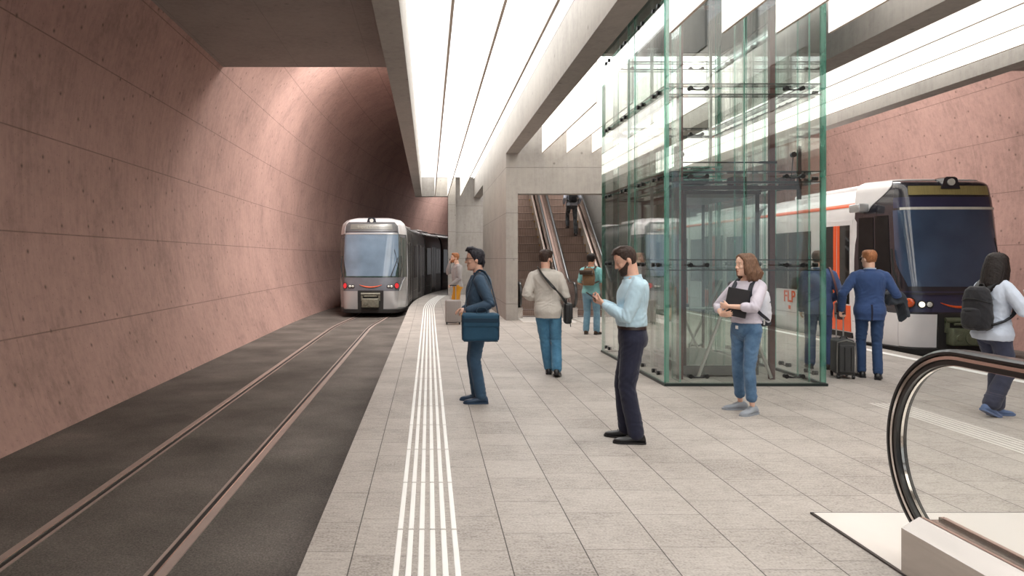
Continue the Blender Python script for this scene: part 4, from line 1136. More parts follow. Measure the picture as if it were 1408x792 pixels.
    def hand(s, m, q):
        W, d, n = s.wri[q], s.hd[q].normalized(), s.hn[q]
        n = (n-d*n.dot(d)).normalized(); th = d.cross(n) if q == -1 else n.cross(d)
        sc = .95 if s.sex == 'm' else .86
        rows = []
        for t, hw, ht in ((-.025, .024, .021), (0, .026, .019), (.03, .036, .018), (.06, .041, .016), (.088, .040, .013), (.096, .034, .008)):
            rows.append(ring(W+d*t*sc, th, n, hw*sc, ht*sc, 14, 2.6))
        m.quadgrid(rows, closed_u=True, cap0=True, cap1=True)
        for off_, ln, sp in ((.031, .066, .10), (.0105, .075, .03), (-.0105, .070, -.04), (-.031, .054, -.12)):
            p = W+d*(.086*sc)+th*off_*sc; dd = (d+th*sp).normalized(); c = s.curl[q]; pts = [p-dd*.012]; pts.append(p)
            ax = dd.cross(n).normalized()
            for f_ in (.45, .31, .24):
                dd = Matrix.Rotation(c, 3, ax) @ dd; p = p+dd*(ln*f_*sc); pts.append(p)
            limb(m, pts, [.0100*sc, .0096*sc, .0090*sc, .0082*sc, .0070*sc], 8)
        p = W+d*.018*sc+th*.024*sc; dd = (d*.78+th*.50+n*.30).normalized(); pts = [p-dd*.01, p]
        for f_ in (.040, .032, .026):
            p = p+dd*f_*sc; pts.append(p); dd = (dd+d*.30+n*.22*(1+s.curl[q])-th*.10).normalized()
        limb(m, pts, [.0125*sc, .0125*sc, .0110*sc, .0098*sc, .0080*sc], 8)
    def hp(s, *p): return s.Hc+s.Rh @ V(*p)
    def head_rings(s, f=None, nz=26, n=40):
        zs = [r[0] for r in HEADR]; rows = []
        for i in range(nz+1):
            u = i/nz; z = -.120+.237*(0.5-0.5*math.cos(PI*u))*0.35+.237*u*.65
            xf, xb, w_ = (interp(z, zs, [r[j] for r in HEADR]) for j in (1, 2, 3))
            row = []
            for j in range(n):
                a = 2*PI*j/n; e = 2.25; ca, sa = math.cos(a), math.sin(a)
                c = (xf+xb)/2-.012 if z > -.05 else (xf+xb)/2
                X = math.copysign(abs(ca)**(2/e), ca); Y = math.copysign(abs(sa)**(2/e), sa)
                p = V(c+X*((xf-c) if X > 0 else (c-xb)), Y*w_, z)
                if f:
                    nn = V(ca*.9, sa, max(0, (z-.06)*14)).normalized(); p = p+nn*f(a, z)
                row.append(s.hp(*p))
            rows.append(row)
        return rows
    def body(s, skin):
        m = MB(); s.torso(m, .86, 1.49, -.012)
        nb, rt, fw = s.spine(1.46); r0 = .060 if s.sex == 'm' else .050
        top = s.hp(-.020, 0, -.055)
        m.tube([nb-V(0, 0, .03), nb.lerp(top, .5), top, s.hp(-.012, 0, -.01)], [r0+.012, r0-.002, r0-.004, r0-.006], n=18)
        for q in (1, -1):
            s.arm(m, q, -.002); s.hand(m, q); s.leg(m, q, -.010)
            M = s.footM(q); pts = [M @ V(-.03, 0, .05), M @ V(.05, 0, .038), M @ V(.14, 0, .026)]
            limb(m, pts, [.030, .022, .014], 10)
        rows = s.head_rings(); m.quadgrid(rows, closed_u=True, cap0=True, cap1=True)
        R4 = s.Rh
        kn = 1.0 if s.sex == 'm' else .82
        limb(m, [s.hp(.088, 0, .026), s.hp(.098+.002*kn, 0, -.004), s.hp(.100+.010*kn, 0, -.027)], [.009*kn, .0100*kn, .0128*kn], 10)
        m.ell(s.hp(.098, .012, -.032), (.010, .008, .008), 10, 6); m.ell(s.hp(.098, -.012, -.032), (.010, .008, .008), 10, 6)
        m.ell(s.hp(.083, 0, .036), (.014, .052, .011), 14, 8, mat=R4)
        m.ell(s.hp(.088, 0, -.060), (.012, .023, .007), 12, 8, mat=R4); m.ell(s.hp(.086, 0, -.073), (.011, .020, .008), 12, 8, mat=R4)
        m.ell(s.hp(.074, 0, -.104), (.020, .026, .016), 12, 8, mat=R4)
        for q in (1, -1):
            m.ell(s.hp(.060, .040*q, -.022), (.028, .022, .024), 12, 8, mat=R4)
            m.ell(s.hp(-.012, .078*q, -.006), (.020, .011, .031), 12, 8, mat=R4 @ Matrix.Rotation(.25*q, 3, 'Z'))
        s.body_o = remeshed(m, 'body', skin, s.root, .0052 if s.vox < .0095 else min(s.vox, .010), 3)
        for q in (1, -1):
            m = MB(); m.ell(s.hp(.0775, .0300*q, .010), (.0090, .0125, .0060), 14, 8, mat=R4); m.ell(s.hp(.0842, .0300*q, .010), (.0032, .0056, .0056), 10, 6, mi=1, mat=R4)
            m.build('eye', [M_EYEW, M_EYED], s.root, smooth=True)
        m = MB(); m.ell(s.hp(.0925, 0, -.0605), (.0075, .021, .0048), 12, 8, mat=R4); m.ell(s.hp(.0905, 0, -.0695), (.0075, .018, .0055), 12, 8, mat=R4); m.build('lips', M_LIPS, s.root, smooth=True)
    def tp(s, z, a, inf):
        """point on the clothed torso at body height z; angle a in degrees from the front, positive to the left"""
        zs = [p[0] for p in s.prof]; hw, hd, hb = (interp(z, zs, [p[j] for p in s.prof]) for j in (1, 2, 3)); c, rt, fw = s.spine(z); a = math.radians(a); e = 2.35
        ca, sa = math.cos(a), math.sin(a); X = math.copysign(abs(ca)**(2/e), ca); Y = math.copysign(abs(sa)**(2/e), sa)
        return c+fw*(X*((hd if X > 0 else hb)+inf))+rt*(Y*(hw+inf))
    def panel(s, name, mat, zs, a0, a1, inf, th=.006, n=6):
        """thin piece of cloth lying on the torso between two angles"""
        o_, i_ = [], []
        for z in zs:
            l_, r_ = a0(z), a1(z); o_.append([s.tp(z, l_+(r_-l_)*k/n, inf+th) for k in range(n+1)]); i_.append([s.tp(z, l_+(r_-l_)*k/n, inf-.012) for k in range(n+1)])
        m = MB(); m.quadgrid(o_); m.quadgrid(i_); m.quadgrid([o_[0], i_[0]]); m.quadgrid([o_[-1], i_[-1]])
        m.quadgrid([[a[0], b[0]] for a, b in zip(o_, i_)]); m.quadgrid([[a[-1], b[-1]] for a, b in zip(o_, i_)])
        return m.build(name, mat, s.root, smooth=True, angle=50)
    def collar(s, mat, h=.045, r=.066, gap=35, lean=.006, z0=1.462, drop=.025, th=.006, flare=.020, name='collar'):
        r += .006
        """open collar band round the neck, lower at the front"""
        nb, rt, fw = s.spine(z0); up = (s.hp(-.02, 0, -.06)-nb).normalized(); rows = []
        n = 30
        for k in range(n+1):
            a = math.radians(gap+(360-2*gap)*k/n); f_ = .5+.5*math.cos(a)
            def P(t, e_): return nb+up*(t-drop*f_*(1.0))+fw*(math.cos(a)*(r+e_))+rt*(math.sin(a)*(r*.98+e_))
            rows.append([P(-.034, flare+th+.010), P(-.012, flare+th), P(h*.5, flare*.4+th), P(h, lean+th), P(h, lean), P(h*.5, flare*.4-.002), P(-.012, flare-.006), P(-.034, flare+.002)])
        m = MB(); m.quadgrid(rows, closed_u=True, cap0=True, cap1=True); return m.build(name, mat, s.root, smooth=True, angle=60)
    def lapels(s, mat, under, inf, zb=1.10, zt=1.455, w=16):
        """shirt front in the V of a jacket, and its two lapels"""
        zs = lin_z(zb, zt, 8); op = lambda z: 2+26*max(0, (z-zb)/(zt-zb))**.9
        s.panel('shirt_front', under, zs, lambda z: -op(z), lambda z: op(z), inf-.004, .004)
        for q in (1, -1):
            wd = lambda z: w*(0.15+.85*min(1, (z-zb)/(.75*(zt-zb))))*(1 if z < zt-.05 else .6)
            s.panel('lapel', mat, zs, (lambda z: op(z)) if q > 0 else (lambda z: -op(z)-wd(z)), (lambda z: op(z)+wd(z)) if q > 0 else (lambda z: -op(z)), inf+.001, .007)
    def vent(s, mat, inf, z0=.80, z1=1.02):
        inf += .007
        s.panel('vent', mat, lin_z(z0, z1, 4), lambda z: 178.2, lambda z: 181.8, inf+.001, .0025, 2)
    def cuff(s, mat, q, r=.036, t0=1.93, t1=2.03):
        a, c = s.elb[q].lerp(s.wri[q], t0-1), s.elb[q].lerp(s.wri[q], t1-1); m = MB(); m.tube([a, c], [r, r], n=16); return m.build('cuff', mat, s.root, smooth=True, angle=50)
    def folds_top(s, k=1.0):
        j = []
        for q in (1, -1):
            fa = (s.wri[q]-s.elb[q]).normalized(); ua = (s.elb[q]-s.sho[q]).normalized()
            j.append((s.elb[q], tuple((fa+ua).normalized()), .085, .0050*k, .042)); j.append((s.elb[q].lerp(s.wri[q], .75), tuple(fa), .07, .0024*k, .040))
            j.append((s.sho[q]+V(0, -.03*q, -.10), tuple((ua*.6+V(.4, .5*q, .3)).normalized()), .10, .005*k, .040))
        j.append((s.spine(1.07)[0], (0.25, .15, .95), .17, .004*k, .055)); j.append((s.spine(1.07)[0]+V(-.06, .05, 0), (-.2, .55, .8), .16, .0035*k, .05))
        return j
    def folds_leg(s, k=1.0):
        j = []
        for q in (1, -1):
            sh_ = (s.ank[q]-s.knee[q]).normalized()
            j.append((s.knee[q]-V(.03, 0, 0), tuple((sh_+V(.35, .2*q, 0)).normalized()), .12, .0032*k, .062)); j.append((s.ank[q]+V(0, 0, .06), tuple((sh_+V(.45, .25*q, 0)).normalized()), .085, .0036*k, .048))
            j.append((s.hip[q]+V(.02, .02*q, -.07), (.45, -.5*q, .75), .11, .004*k, .042)); j.append((s.hip[q].lerp(s.knee[q], .6), (.5, .35*q, .8), .16, .003*k, .07))
        return j
    # --- garments
    def top(s, name, mat, inf=.014, hem=.90, sleeve=2.0, flare=.006, wr=(.006, 9, .55), cuffr=None, bulge=0.0, puff=0.0, neck=1.462, label=None, fold=1.0):
        m = MB(); s.torso(m, hem, neck, inf, flare, bulge=bulge)
        for q in (1, -1): s.arm(m, q, inf, sleeve, cuffr, puff)
        o = remeshed(m, name, mat, s.root, s.vox, 4, (wr[0]*.8, wr[1]*.75, wr[2], hash_(s.root['label'])) if wr else None, joints=s.folds_top(fold))
        if label: o['label'] = label
        return o
    def trousers(s, mat, inf=.012, waist=1.03, end=1.93, scale=(1, 1.06, 1.25), name='trousers', wr=(.006, 10, .8), brk=.006):
        m = MB(); s.torso(m, .86, waist, inf)
        c, rt, fw = s.spine(.87)
        for q in (1, -1): s.leg(m, q, inf, end, scale, brk)
        m.ell(c+V(0, 0, .0), (.10, .13, .085), 18, 10)
        return remeshed(m, name, mat, s.root, s.vox, 5, (wr[0]*.7, wr[1]*.7, wr[2], hash_(s.root['label'])+2) if wr else None, joints=s.folds_leg(1.0))
    def shoes(s, mat, sole, name='shoe', tall=0.0, scale=1.0):
        prof = [(-.082, .022, .045), (-.074, .033, .075), (-.045, .039, .098+tall), (0, .040, .100+tall), (.035, .042, .084), (.08, .047, .064), (.125, .049, .054), (.165, .042, .046), (.190, .026, .036), (.200, .010, .022)]
        for q in (1, -1):
            M = s.footM(q); m = MB(); rows = []
            for x, w_, h in prof:
                r = []
                for j in range(16):
                    a = 2*PI*j/16; y = math.copysign(abs(math.cos(a))**.8, math.cos(a))*w_; zz = (math.copysign(abs(math.sin(a))**.7, math.sin(a))*.5+.5)
                    y *= 1-.35*max(0, zz-.5); r.append(M @ V(x*scale, y, .012+zz*(h-.012)))
                rows.append(r)
            m.quadgrid(rows, closed_u=True, cap0=True, cap1=True)
            sh_ = m.build(name, mat, s.root, smooth=True, angle=60)
            m = MB(); pl = [(x*1.02, w_+.003) for x, w_, h in prof]; poly = pl+[(x, -w_) for x, w_ in pl[::-1]]
            m.prism(poly, .0, .020, 'xy'); m.xform(M); m.build('sole', sole, sh_)
            m = MB()
            for k in range(4): m.tube([M @ V(.03+.016*k, -.022, .087-.007*k), M @ V(.033+.016*k, 0, .093-.008*k), M @ V(.03+.016*k, .022, .087-.007*k)], .0028, n=5)
            if s.vox < .011: m.build('laces', sole, sh_)
    def belt(s, mat, z=1.015, inf=.022, h=.018):
        rows = []
        for zz, e_ in ((z-h, -.01), (z-h, 0), (z+h, 0), (z+h, -.01)):
            c, rt, fw = s.spine(zz); zs = [p[0] for p in s.prof]
            hw, hd, hb = (interp(zz, zs, [p[j] for p in s.prof]) for j in (1, 2, 3))
            rows.append(ring(c, rt, fw, hw+inf+e_, hd+inf+e_, 30, 2.35, hb+inf+e_))
        m = MB(); m.quadgrid(rows, closed_u=True, closed_v=True); return m.build('belt', mat, s.root, smooth=True)
    def hair(s, mat, style='short', vol=.012, front=0.0, name='hair', vox=None, nape=-.085, extra=None, seed=1.0):
        def f(a, z):
            d = abs(math.degrees(math.atan2(math.sin(a), math.cos(a))))
            zf = float(np.interp(d, [0, 38, 58, 72, 84, 98, 112, 180], [.080, .076, .052, .010, -.022, -.004, -.055, nape]))
            if style == 'long': zf = float(np.interp(d, [0, 25, 50, 62, 80, 110, 180], [.090, .078, .045, -.05, -.10, -.12, -.13]))
            k = sstep(0, .022, z-zf); t = -.007+k*(.007+vol)
            if style != 'long': t += k*front*sstep(.06, .11, z)*(0.35+0.65*max(0, math.cos(a)))
            t += k*.0045*mnoise.noise(Vector((math.cos(a)*9+seed, math.sin(a)*9, z*22)))
            return t
        m = MB(); m.quadgrid(s.head_rings(f, 34, 64), closed_u=True, cap0=True, cap1=True)
        if extra: extra(m)
        return remeshed(m, name, mat, s.root, vox or (.006 if s.vox < .011 else .010), 1, (.0035, 45, .35, seed))
    def beard(s, mat, vol=.008):
        def f(a, z):
            d = abs(math.degrees(math.atan2(math.sin(a), math.cos(a))))
            top_ = float(np.interp(d, [0, 18, 30, 60, 85, 95], [-.050, -.048, -.045, -.035, .0, -.2])) if d < 95 else -.2
            k = sstep(0, .012, top_-z) if z > -.2 else 0
            return -.006+k*(.006+vol)
        m = MB(); m.quadgrid(s.head_rings(f, 40, 64), closed_u=True, cap0=True, cap1=True)
        m.ell(s.hp(.078, 0, -.106), (.024, .030, .020), 12, 8, mat=s.Rh)
        return remeshed(m, 'beard', mat, s.root, .006, 1, (.002, 60, .5, 2.0))
    def brows(s, mat):
        for q in (1, -1):
            m = MB(); m.tube([s.hp(.092, .012*q, .034), s.hp(.089, .030*q, .039), s.hp(.078, .048*q, .034)], [.004, .0045, .003], n=6); m.build('eyebrow', mat, s.root, smooth=True)
    def glasses(s, mat, lens):
        m = MB()
        for q in (1, -1):
            pts = [s.hp(.104-.006*abs(math.cos(a))*0, q*(.033+.025*math.cos(a)), .010+.018*math.sin(a)) for a in [2*PI*k/16 for k in range(16)]]
            m.tube(pts, .0032, n=6, closed=True); m.tube([s.hp(.102, .058*q, .016), s.hp(.06, .076*q, .016), s.hp(-.01, .082*q, .014)], .003, n=6)
        m.tube([s.hp(.106, .009, .012), s.hp(.110, 0, .014), s.hp(.106, -.009, .012)], .003, n=6)
        g_ = m.build('glasses', mat, s.root, smooth=True)
        m = MB()
        for q in (1, -1): m.ell(s.hp(.104, .033*q, .010), (.0022, .023, .016), 14, 8, mat=s.Rh)
        m.build('lens', lens, g_, smooth=True)
    def world(s, p):
        return s.loc+rotz(s.heading) @ (V(*p)*s.k)
    def item(s, name, label, cat, base):
        """a separate thing carried by this person, built in the person's own coordinates"""
        t = thing(name, label, cat, s.world(base), s.heading); t.scale = (s.k,)*3; t['_b'] = 0; del t['_b']
        bv = V(*base)
        def put(m, n, mat, par=None, **kw):
            m.xform(Matrix.Translation(-bv)); return m.build(n, mat, par or t, **kw)
        def fuse(m, n, mat, vox, par=None, sm=4, wr=None):
            m.xform(Matrix.Translation(-bv)); return remeshed(m, n, mat, par or t, vox, sm, wr)
        return t, put, fuse
def hash_(t): return (sum(ord(c)*(i+1) for i, c in enumerate(t)) % 97)*0.37
def strap(m, pts, w_=.018, th=.004, side=None):
    """flat webbing along a path; side gives the direction of its width"""
    P = catmull(pts, 6); rows = []
    for i, p in enumerate(P):
        d = (P[min(i+1, len(P)-1)]-P[max(i-1, 0)]).normalized(); sd = Vector(side) if side else V(0, 0, 1)
        sd = (sd-d*sd.dot(d)).normalized(); nn = d.cross(sd)
        rows.append([p+sd*w_+nn*th, p-sd*w_+nn*th, p-sd*w_-nn*th, p+sd*w_-nn*th])
    m.quadgrid(rows, closed_u=True, cap0=True, cap1=True)

def skin_mat(name, c):
    m = new_mat(name); t = N(m); co = t.add('ShaderNodeTexCoord').outputs['Object']
    nz = t.add('ShaderNodeTexNoise', {'Vector': co, 'Scale': 22.0, 'Detail': 3.0}).outputs[0]
    cc = t.ramp(nz, [(0.3, tuple(x*.90 for x in c[:3])+(1,)), (0.7, tuple(x*1.06 for x in c[:3])+(1,))])
    p = t.add('ShaderNodeBsdfPrincipled', {'Base Color': cc, 'Roughness': 0.5, 'Subsurface Weight': 0.12, 'Subsurface Radius': (0.012, 0.005, 0.003), 'Subsurface Scale': 0.5, 'Specular IOR Level': 0.35})
    finish(t, p.outputs[0]); return m
def hair_mat(name, c, hi=1.6):
    m = new_mat(name); t = N(m); co = t.add('ShaderNodeTexCoord').outputs['Object']
    mp = t.add('ShaderNodeMapping', {'Vector': co, 'Scale': (60, 60, 9)}).outputs[0]
    nz = t.add('ShaderNodeTexNoise', {'Vector': mp, 'Scale': 2.0, 'Detail': 4.0, 'Distortion': 0.8}).outputs[0]
    cc = t.ramp(nz, [(0.3, tuple(x*.6 for x in c[:3])+(1,)), (0.7, tuple(x*hi for x in c[:3])+(1,))])
    p = t.add('ShaderNodeBsdfPrincipled', {'Base Color': cc, 'Roughness': 0.5, 'Specular IOR Level': 0.3})
    bp = t.add('ShaderNodeBump', {'Height': nz, 'Strength': 0.6, 'Distance': 0.01}); t.l.new(bp.outputs[0], p.inputs['Normal'])
    finish(t, p.outputs[0]); return m
SK1 = skin_mat('skin_light', rgb(222, 176, 154)); SK2 = skin_mat('skin_tan', rgb(198, 146, 120)); SK3 = skin_mat('skin_fair', rgb(232, 190, 168))
M_LIPS = plain('lips', rgb(178, 112, 100), .45)
M_EYEW = plain('eye_white', rgb(226, 222, 216), 0.3); M_EYED = plain('eye_iris', rgb(44, 32, 26), 0.2)
HR_BLACK = hair_mat('hair_black', rgb(40, 39, 46)); HR_DKBR = hair_mat('hair_dark_brown', rgb(58, 44, 38)); HR_BR = hair_mat('hair_brown', rgb(112, 84, 66)); HR_GING = hair_mat('hair_ginger', rgb(156, 104, 70)); HR_LONG = hair_mat('hair_near_black', rgb(34, 27, 25), 1.25)
C_SLATE = fabric('slate_blue_suit', rgb(62, 82, 102), fold=.35); C_SLATE2 = fabric('slate_blue_trousers', rgb(58, 84, 108), fold=.35)
C_SHIRT = fabric('pale_blue_shirt', rgb(184, 212, 226), var=.05, fold=.45, rough=.75); C_NAVYT = fabric('dark_navy_trousers', rgb(40, 42, 60), fold=.35)
C_STONE = fabric('stone_grey_jacket', rgb(196, 190, 182), var=.07, fold=.45); C_JEAN = fabric('blue_jeans', rgb(70, 120, 152), col2=rgb(86, 136, 168), fold=.5)
C_JEAN2 = fabric('pale_jeans', rgb(112, 152, 176), col2=rgb(130, 168, 188), fold=.5); C_TURQ = fabric('turquoise_tee', rgb(136, 196, 198), var=.07, fold=.45)
C_GREYK = fabric('grey_knit', rgb(160, 156, 156), var=.08, fold=.35); C_MUST = fabric('mustard_trousers', rgb(206, 146, 44), var=.1, fold=.4)
C_LILAC = fabric('lilac_white_blouse', rgb(208, 202, 214), var=.06, fold=.5); C_DENIM = fabric('mid_denim', rgb(76, 108, 142), col2=rgb(100, 132, 164), var=.15, fold=.5)
C_BLUE = fabric('royal_navy_suit', rgb(58, 80, 124), var=.1, fold=.35); C_BLUET = fabric('royal_navy_trousers', rgb(50, 73, 110), var=.1, fold=.35)
C_INDIGO = fabric('indigo_suit', rgb(76, 92, 132), var=.1, fold=.35)
C_ICE = fabric('ice_blue_shirt', rgb(196, 206, 222), var=.05, fold=.5); C_CHARN = fabric('charcoal_navy_trousers', rgb(58, 62, 82), var=.12, fold=.4)
C_CHAR = fabric('charcoal_cloth', rgb(60, 66, 74), var=.15, fold=.5); C_DKGREY = fabric('dark_grey_jeans', rgb(60, 58, 60), col2=rgb(110, 116, 120), var=.3, fold=.5); C_LTGREY = fabric('light_grey_top', rgb(186, 190, 202), var=.07, fold=.5)
L_BLACK = plain('black_leather', rgb(28, 28, 30), 0.38, var=.15, scale=12, bump=.1); L_NAVY = plain('navy_leather', rgb(44, 66, 90), 0.4, var=.1); L_BAG = fabric('petrol_bag_cloth', rgb(36, 74, 98), var=.08, fold=.1, rough=.6)
L_BAGD = fabric('petrol_bag_dark', rgb(22, 50, 70), var=.08, fold=.1, rough=.6); L_BROWN = plain('maroon_leather', rgb(110, 72, 72), 0.45, var=.12); L_TAN = fabric('khaki_canvas', rgb(124, 98, 74), var=.12, fold=.3); L_TAND = fabric('dark_khaki', rgb(70, 56, 46), var=.1, fold=.3)
L_GREY = fabric('grey_canvas', rgb(150, 156, 164), var=.05, fold=.1); L_BLUE = fabric('blue_suede', rgb(96, 116, 154), var=.08, fold=.1); L_WPACK = fabric('pale_grey_nylon', rgb(214, 216, 224), var=.06, fold=.5); L_DKTRIM = plain('dark_trim', rgb(30, 36, 48), .6)
L_BPACK = fabric('black_nylon', rgb(42, 42, 46), var=.15, fold=.6); L_DKBROWN = plain('dark_brown_leather', rgb(50, 36, 33), .4)
P_CASE = plain('taupe_suitcase_shell', rgb(150, 142, 138), .4, var=.04); P_CASE2 = fabric('graphite_suitcase', rgb(66, 66, 66), var=.1, fold=.2); P_CASE3 = plain('graphite_piping', rgb(112, 110, 106), .5)
P_BLACK = plain('black_plastic', rgb(24, 24, 26), .35); P_ALU = plain('aluminium', rgb(196, 198, 202), .3, .7); P_LENS = glass('spectacle_lens', (0.45, 0.45, 0.48, 1)); P_BLADE = plain('phone_screen', rgb(34, 40, 56), .08, coat=.6); P_TAG = plain('white_tag', rgb(232, 232, 230), .5)
P_FOLDER = plain('black_folder_cover', rgb(44, 44, 47), .5, var=.05); P_GOLD = plain('brass', rgb(190, 160, 96), .3, .8)
def backpack(p, label, cat, base, cx, zc, w_, d_, h_, mat, trim, pocket, straps=True, yaw=0, sw=.10, pocket_mat=None):
    """rucksack on the back: cx is how far behind the spine its centre sits (negative x)"""
    t, put, fuse = p.item('backpack', label, cat, base)
    R = rotz(p.cy+math.radians(yaw)); c = V(p.C.x, p.C.y, 0)
    def T(m, st=0): m.xform(Matrix.Translation(V(c.x, c.y, zc)) @ R.to_4x4(), st)
    m = MB(); rows = []
    for z, k in ((-h_, .70), (-h_*.9, .92), (-h_*.4, 1.0), (0, 1.0), (h_*.5, .93), (h_*.82, .78), (h_*.97, .5)):
        rows.append(ring(V(cx, 0, z), V(0, 1, 0), V(1, 0, 0), w_*k, d_*k*(1.0 if z < 0 else .85), 24, 2.8))
    m.quadgrid(rows, closed_u=True, cap0=True, cap1=True); T(m); fuse(m, 'pack_body', mat, .010, sm=3, wr=(.006, 11, .8, 3))
    m = MB(); rows = []
    for z, k in ((-h_*.85, .6), (-h_*.75, .9), (-h_*.3, .95), (-h_*.05, .8), (0, .5)):
        rows.append(ring(V(cx-d_*.72, 0, z), V(0, 1, 0), V(1, 0, 0), w_*.80*k, d_*.52*k, 20, 2.8))
    m.quadgrid(rows, closed_u=True, cap0=True, cap1=True); T(m); fuse(m, 'pocket', pocket_mat or mat, .010, sm=3, wr=(.004, 12, .8, 5))
    m = MB(); pts = [V(cx-d_*.95*math.cos(a), (w_+.002)*math.sin(a), h_*.35+.02*math.cos(a*2)) for a in [(-PI/2+PI*i/12) for i in range(13)]]
    m.tube(pts, .006, n=6); pts = [V(cx-d_*1.2*math.cos(a), w_*.78*math.sin(a), -h_*.12) for a in [(-PI/2+PI*i/12) for i in range(13)]]; m.tube(pts, .005, n=6)
    T(m); put(m, 'zip', trim, smooth=True)
    m = MB(); m.tube([V(cx+d_*.6, -.03, h_*.95), V(cx+d_*.6, -.02, h_*1.08), V(cx+d_*.6, .02, h_*1.08), V(cx+d_*.6, .03, h_*.95)], .008, n=8); T(m); put(m, 'grab_loop', trim, smooth=True)
    if straps:
        for q in ((1, -1) if straps is True else straps):
            sh = p.sho[q]; Ri = R.inverted(); sl = Ri @ (sh-V(c.x, c.y, zc)); y_ = sl.y*.62
            top = sl.z+.085
            m = MB(); strap(m, [V(cx+d_*.5, y_*.7, h_*.85), V(-.09, y_*.95, top-.035), V(-.01, y_, top+.008), V(.085, y_*1.02, top-.045), V(.145, y_*1.08, top-.14), V(.135, y_*1.25, top-.27), V(.06, y_*1.75, top-.36), V(-.06, y_*1.75, -h_*.55), V(cx+d_*.2, w_*.9*q, -h_*.75)], .022, .006, side=(0, 1, 0))
            T(m); put(m, 'shoulder_strap', trim, smooth=True)
    return t, put, T

# ---- man in slate suit, side on, with a shoulder bag
d = 8.38
p = Person('man in slate-blue suit and glasses with a bag on his shoulder, facing the left track', (0.575, d, 0), 178, 1.76, 'm', .008, SK1,
           pelvis=(.0, 0, .945), chest=(-.01, 0, 1.425), cyaw=-4, head=(.045, 0, 1.640), hyaw=0, hpitch=2,
           wl=(.13, .25, 1.075), el=(-1, .2, -.6), wr=(.17, -.16, 1.06), er=(-1, -.25, -.6), dl=(.9, -.35, -.15), nl=(0, -.6, -.8), dr=(.8, .5, -.1), nr=(0, .5, -.9),
           fl=(-.02, .085, 3, 0), fr=(.02, -.095, -4, 0), curl_l=.55, curl_r=.5)
p.top('suit_jacket', C_SLATE, .022, .80, 1.96, .010, wr=(.008, 9, .5), cuffr=.047)
p.collar(C_SLATE, .052, .068, 48); p.lapels(C_SLATE, L_BLACK, .024); p.cuff(L_BLACK, 1, .034); p.trousers(C_SLATE2, .012, 1.03, 1.97, (1, 1.06, 1.3)); p.shoes(L_NAVY, L_NAVY, tall=.01)
def quiff(m):
    for k in range(9):
        y = -.05+.0125*k; limb(m, [p.hp(-.03, y, .110), p.hp(.03, y, .132+.006*math.sin(k*2)), p.hp(.080, y*.8, .128+.008*math.cos(k*3)), p.hp(.100, y*.7, .108)], [.020, .021, .018, .010], 8)
    for k in range(5): limb(m, [p.hp(-.085, -.05+.025*k, .02), p.hp(-.10, -.05+.025*k, -.03), p.hp(-.088, -.05+.025*k, -.085)], [.016, .017, .008], 8)
p.hair(HR_BLACK, vol=.014, front=.012, extra=quiff, seed=1.3, nape=-.10); p.brows(HR_BLACK); p.glasses(P_BLACK, P_LENS)
t, put, fuse = p.item('shoulder_bag', 'petrol-blue briefcase bag hanging at the side of the man in slate suit', 'bag', (0, .30, .735))
m = MB(); m.rbox((-.005, .325, .895), .205, .052, .160, .035); fuse(m, 'bag_body', L_BAG, .009, sm=3, wr=(.006, 8, .6, 2))
m = MB(); m.rbox((-.005, .332, .968), .209, .056, .078, .025); fuse(m, 'flap', L_BAG, .008, sm=2, wr=(.004, 9, .6, 4))
m = MB(); m.rbox((-.005, .392, .975), .195, .004, .022, .003); put(m, 'flap_band', L_BAGD)
m = MB(); m.tube([(-.200, .383, .76), (-.205, .385, .80), (-.205, .385, 1.03)], .006, n=6); m.tube([(-.195, .382, .745), (.18, .382, .745)], .006, n=6); m.tube([(.195, .385, .76), (.195, .385, 1.03)], .006, n=6); put(m, 'piping', L_BAGD, smooth=True)
for yy in (.305, .350):
    m = MB(); strap(m, [V(-.075, yy, 1.03), V(-.07, yy, 1.09), V(-.02, yy, 1.11), V(.03, yy, 1.09), V(.04, yy, 1.03)], .011, .005, side=(0, 1, 0)); put(m, 'carry_handle', L_BAGD, smooth=True)
m = MB(); strap(m, [V(.185, .325, 1.02), V(.165, .300, 1.13), V(.135, .235, 1.26), V(.085, .178, 1.40), V(.02, .150, 1.512), V(-.055, .160, 1.500), V(-.115, .195, 1.40), V(-.155, .25, 1.25), V(-.185, .305, 1.12), V(-.200, .325, 1.02)], .017, .004, side=(0, .8, .6)); put(m, 'shoulder_strap', L_BAGD, smooth=True)

# ---- man in pale blue shirt reading his phone
p = Person('bearded man in pale blue shirt and dark trousers looking down at his phone', (1.845, 6.60, 0), 166, 1.765, 'm', .007, SK1,
           pelvis=(.0, 0, .945), chest=(-.015, 0, 1.425), cyaw=6, head=(.055, .0, 1.632), hyaw=8, hpitch=24,
           wl=(.245, .085, 1.235), el=(-.35, .55, -1), wr=(.26, -.055, 1.245), er=(-.35, -.55, -1), dl=(.62, -.42, .28), nl=(-.2, -.55, .75), dr=(.70, .25, .25), nr=(-.2, .6, .7),
           fl=(-.03, .10, 6, 0), fr=(.05, -.10, -8, 0), curl_l=.65, curl_r=.6)
p.top('shirt', C_SHIRT, .019, 1.045, 1.93, .004, wr=(.009, 9, .5), cuffr=.036, bulge=.012)
p.collar(C_SHIRT, .050, .064, 22); p.trousers(C_NAVYT, .016, 1.045, 1.97, (1.04, 1.12, 1.35)); p.belt(L_DKBROWN, 1.032, .024, .013)
c, rt, fw = p.spine(.955); m = MB(); m.tube([c-fw*.134+rt*.045, c-fw*.130+rt*.115], .003, n=6); m.build('back_pocket', L_BLACK, p.root)
p.shoes(L_BLACK, P_BLACK, tall=.012)
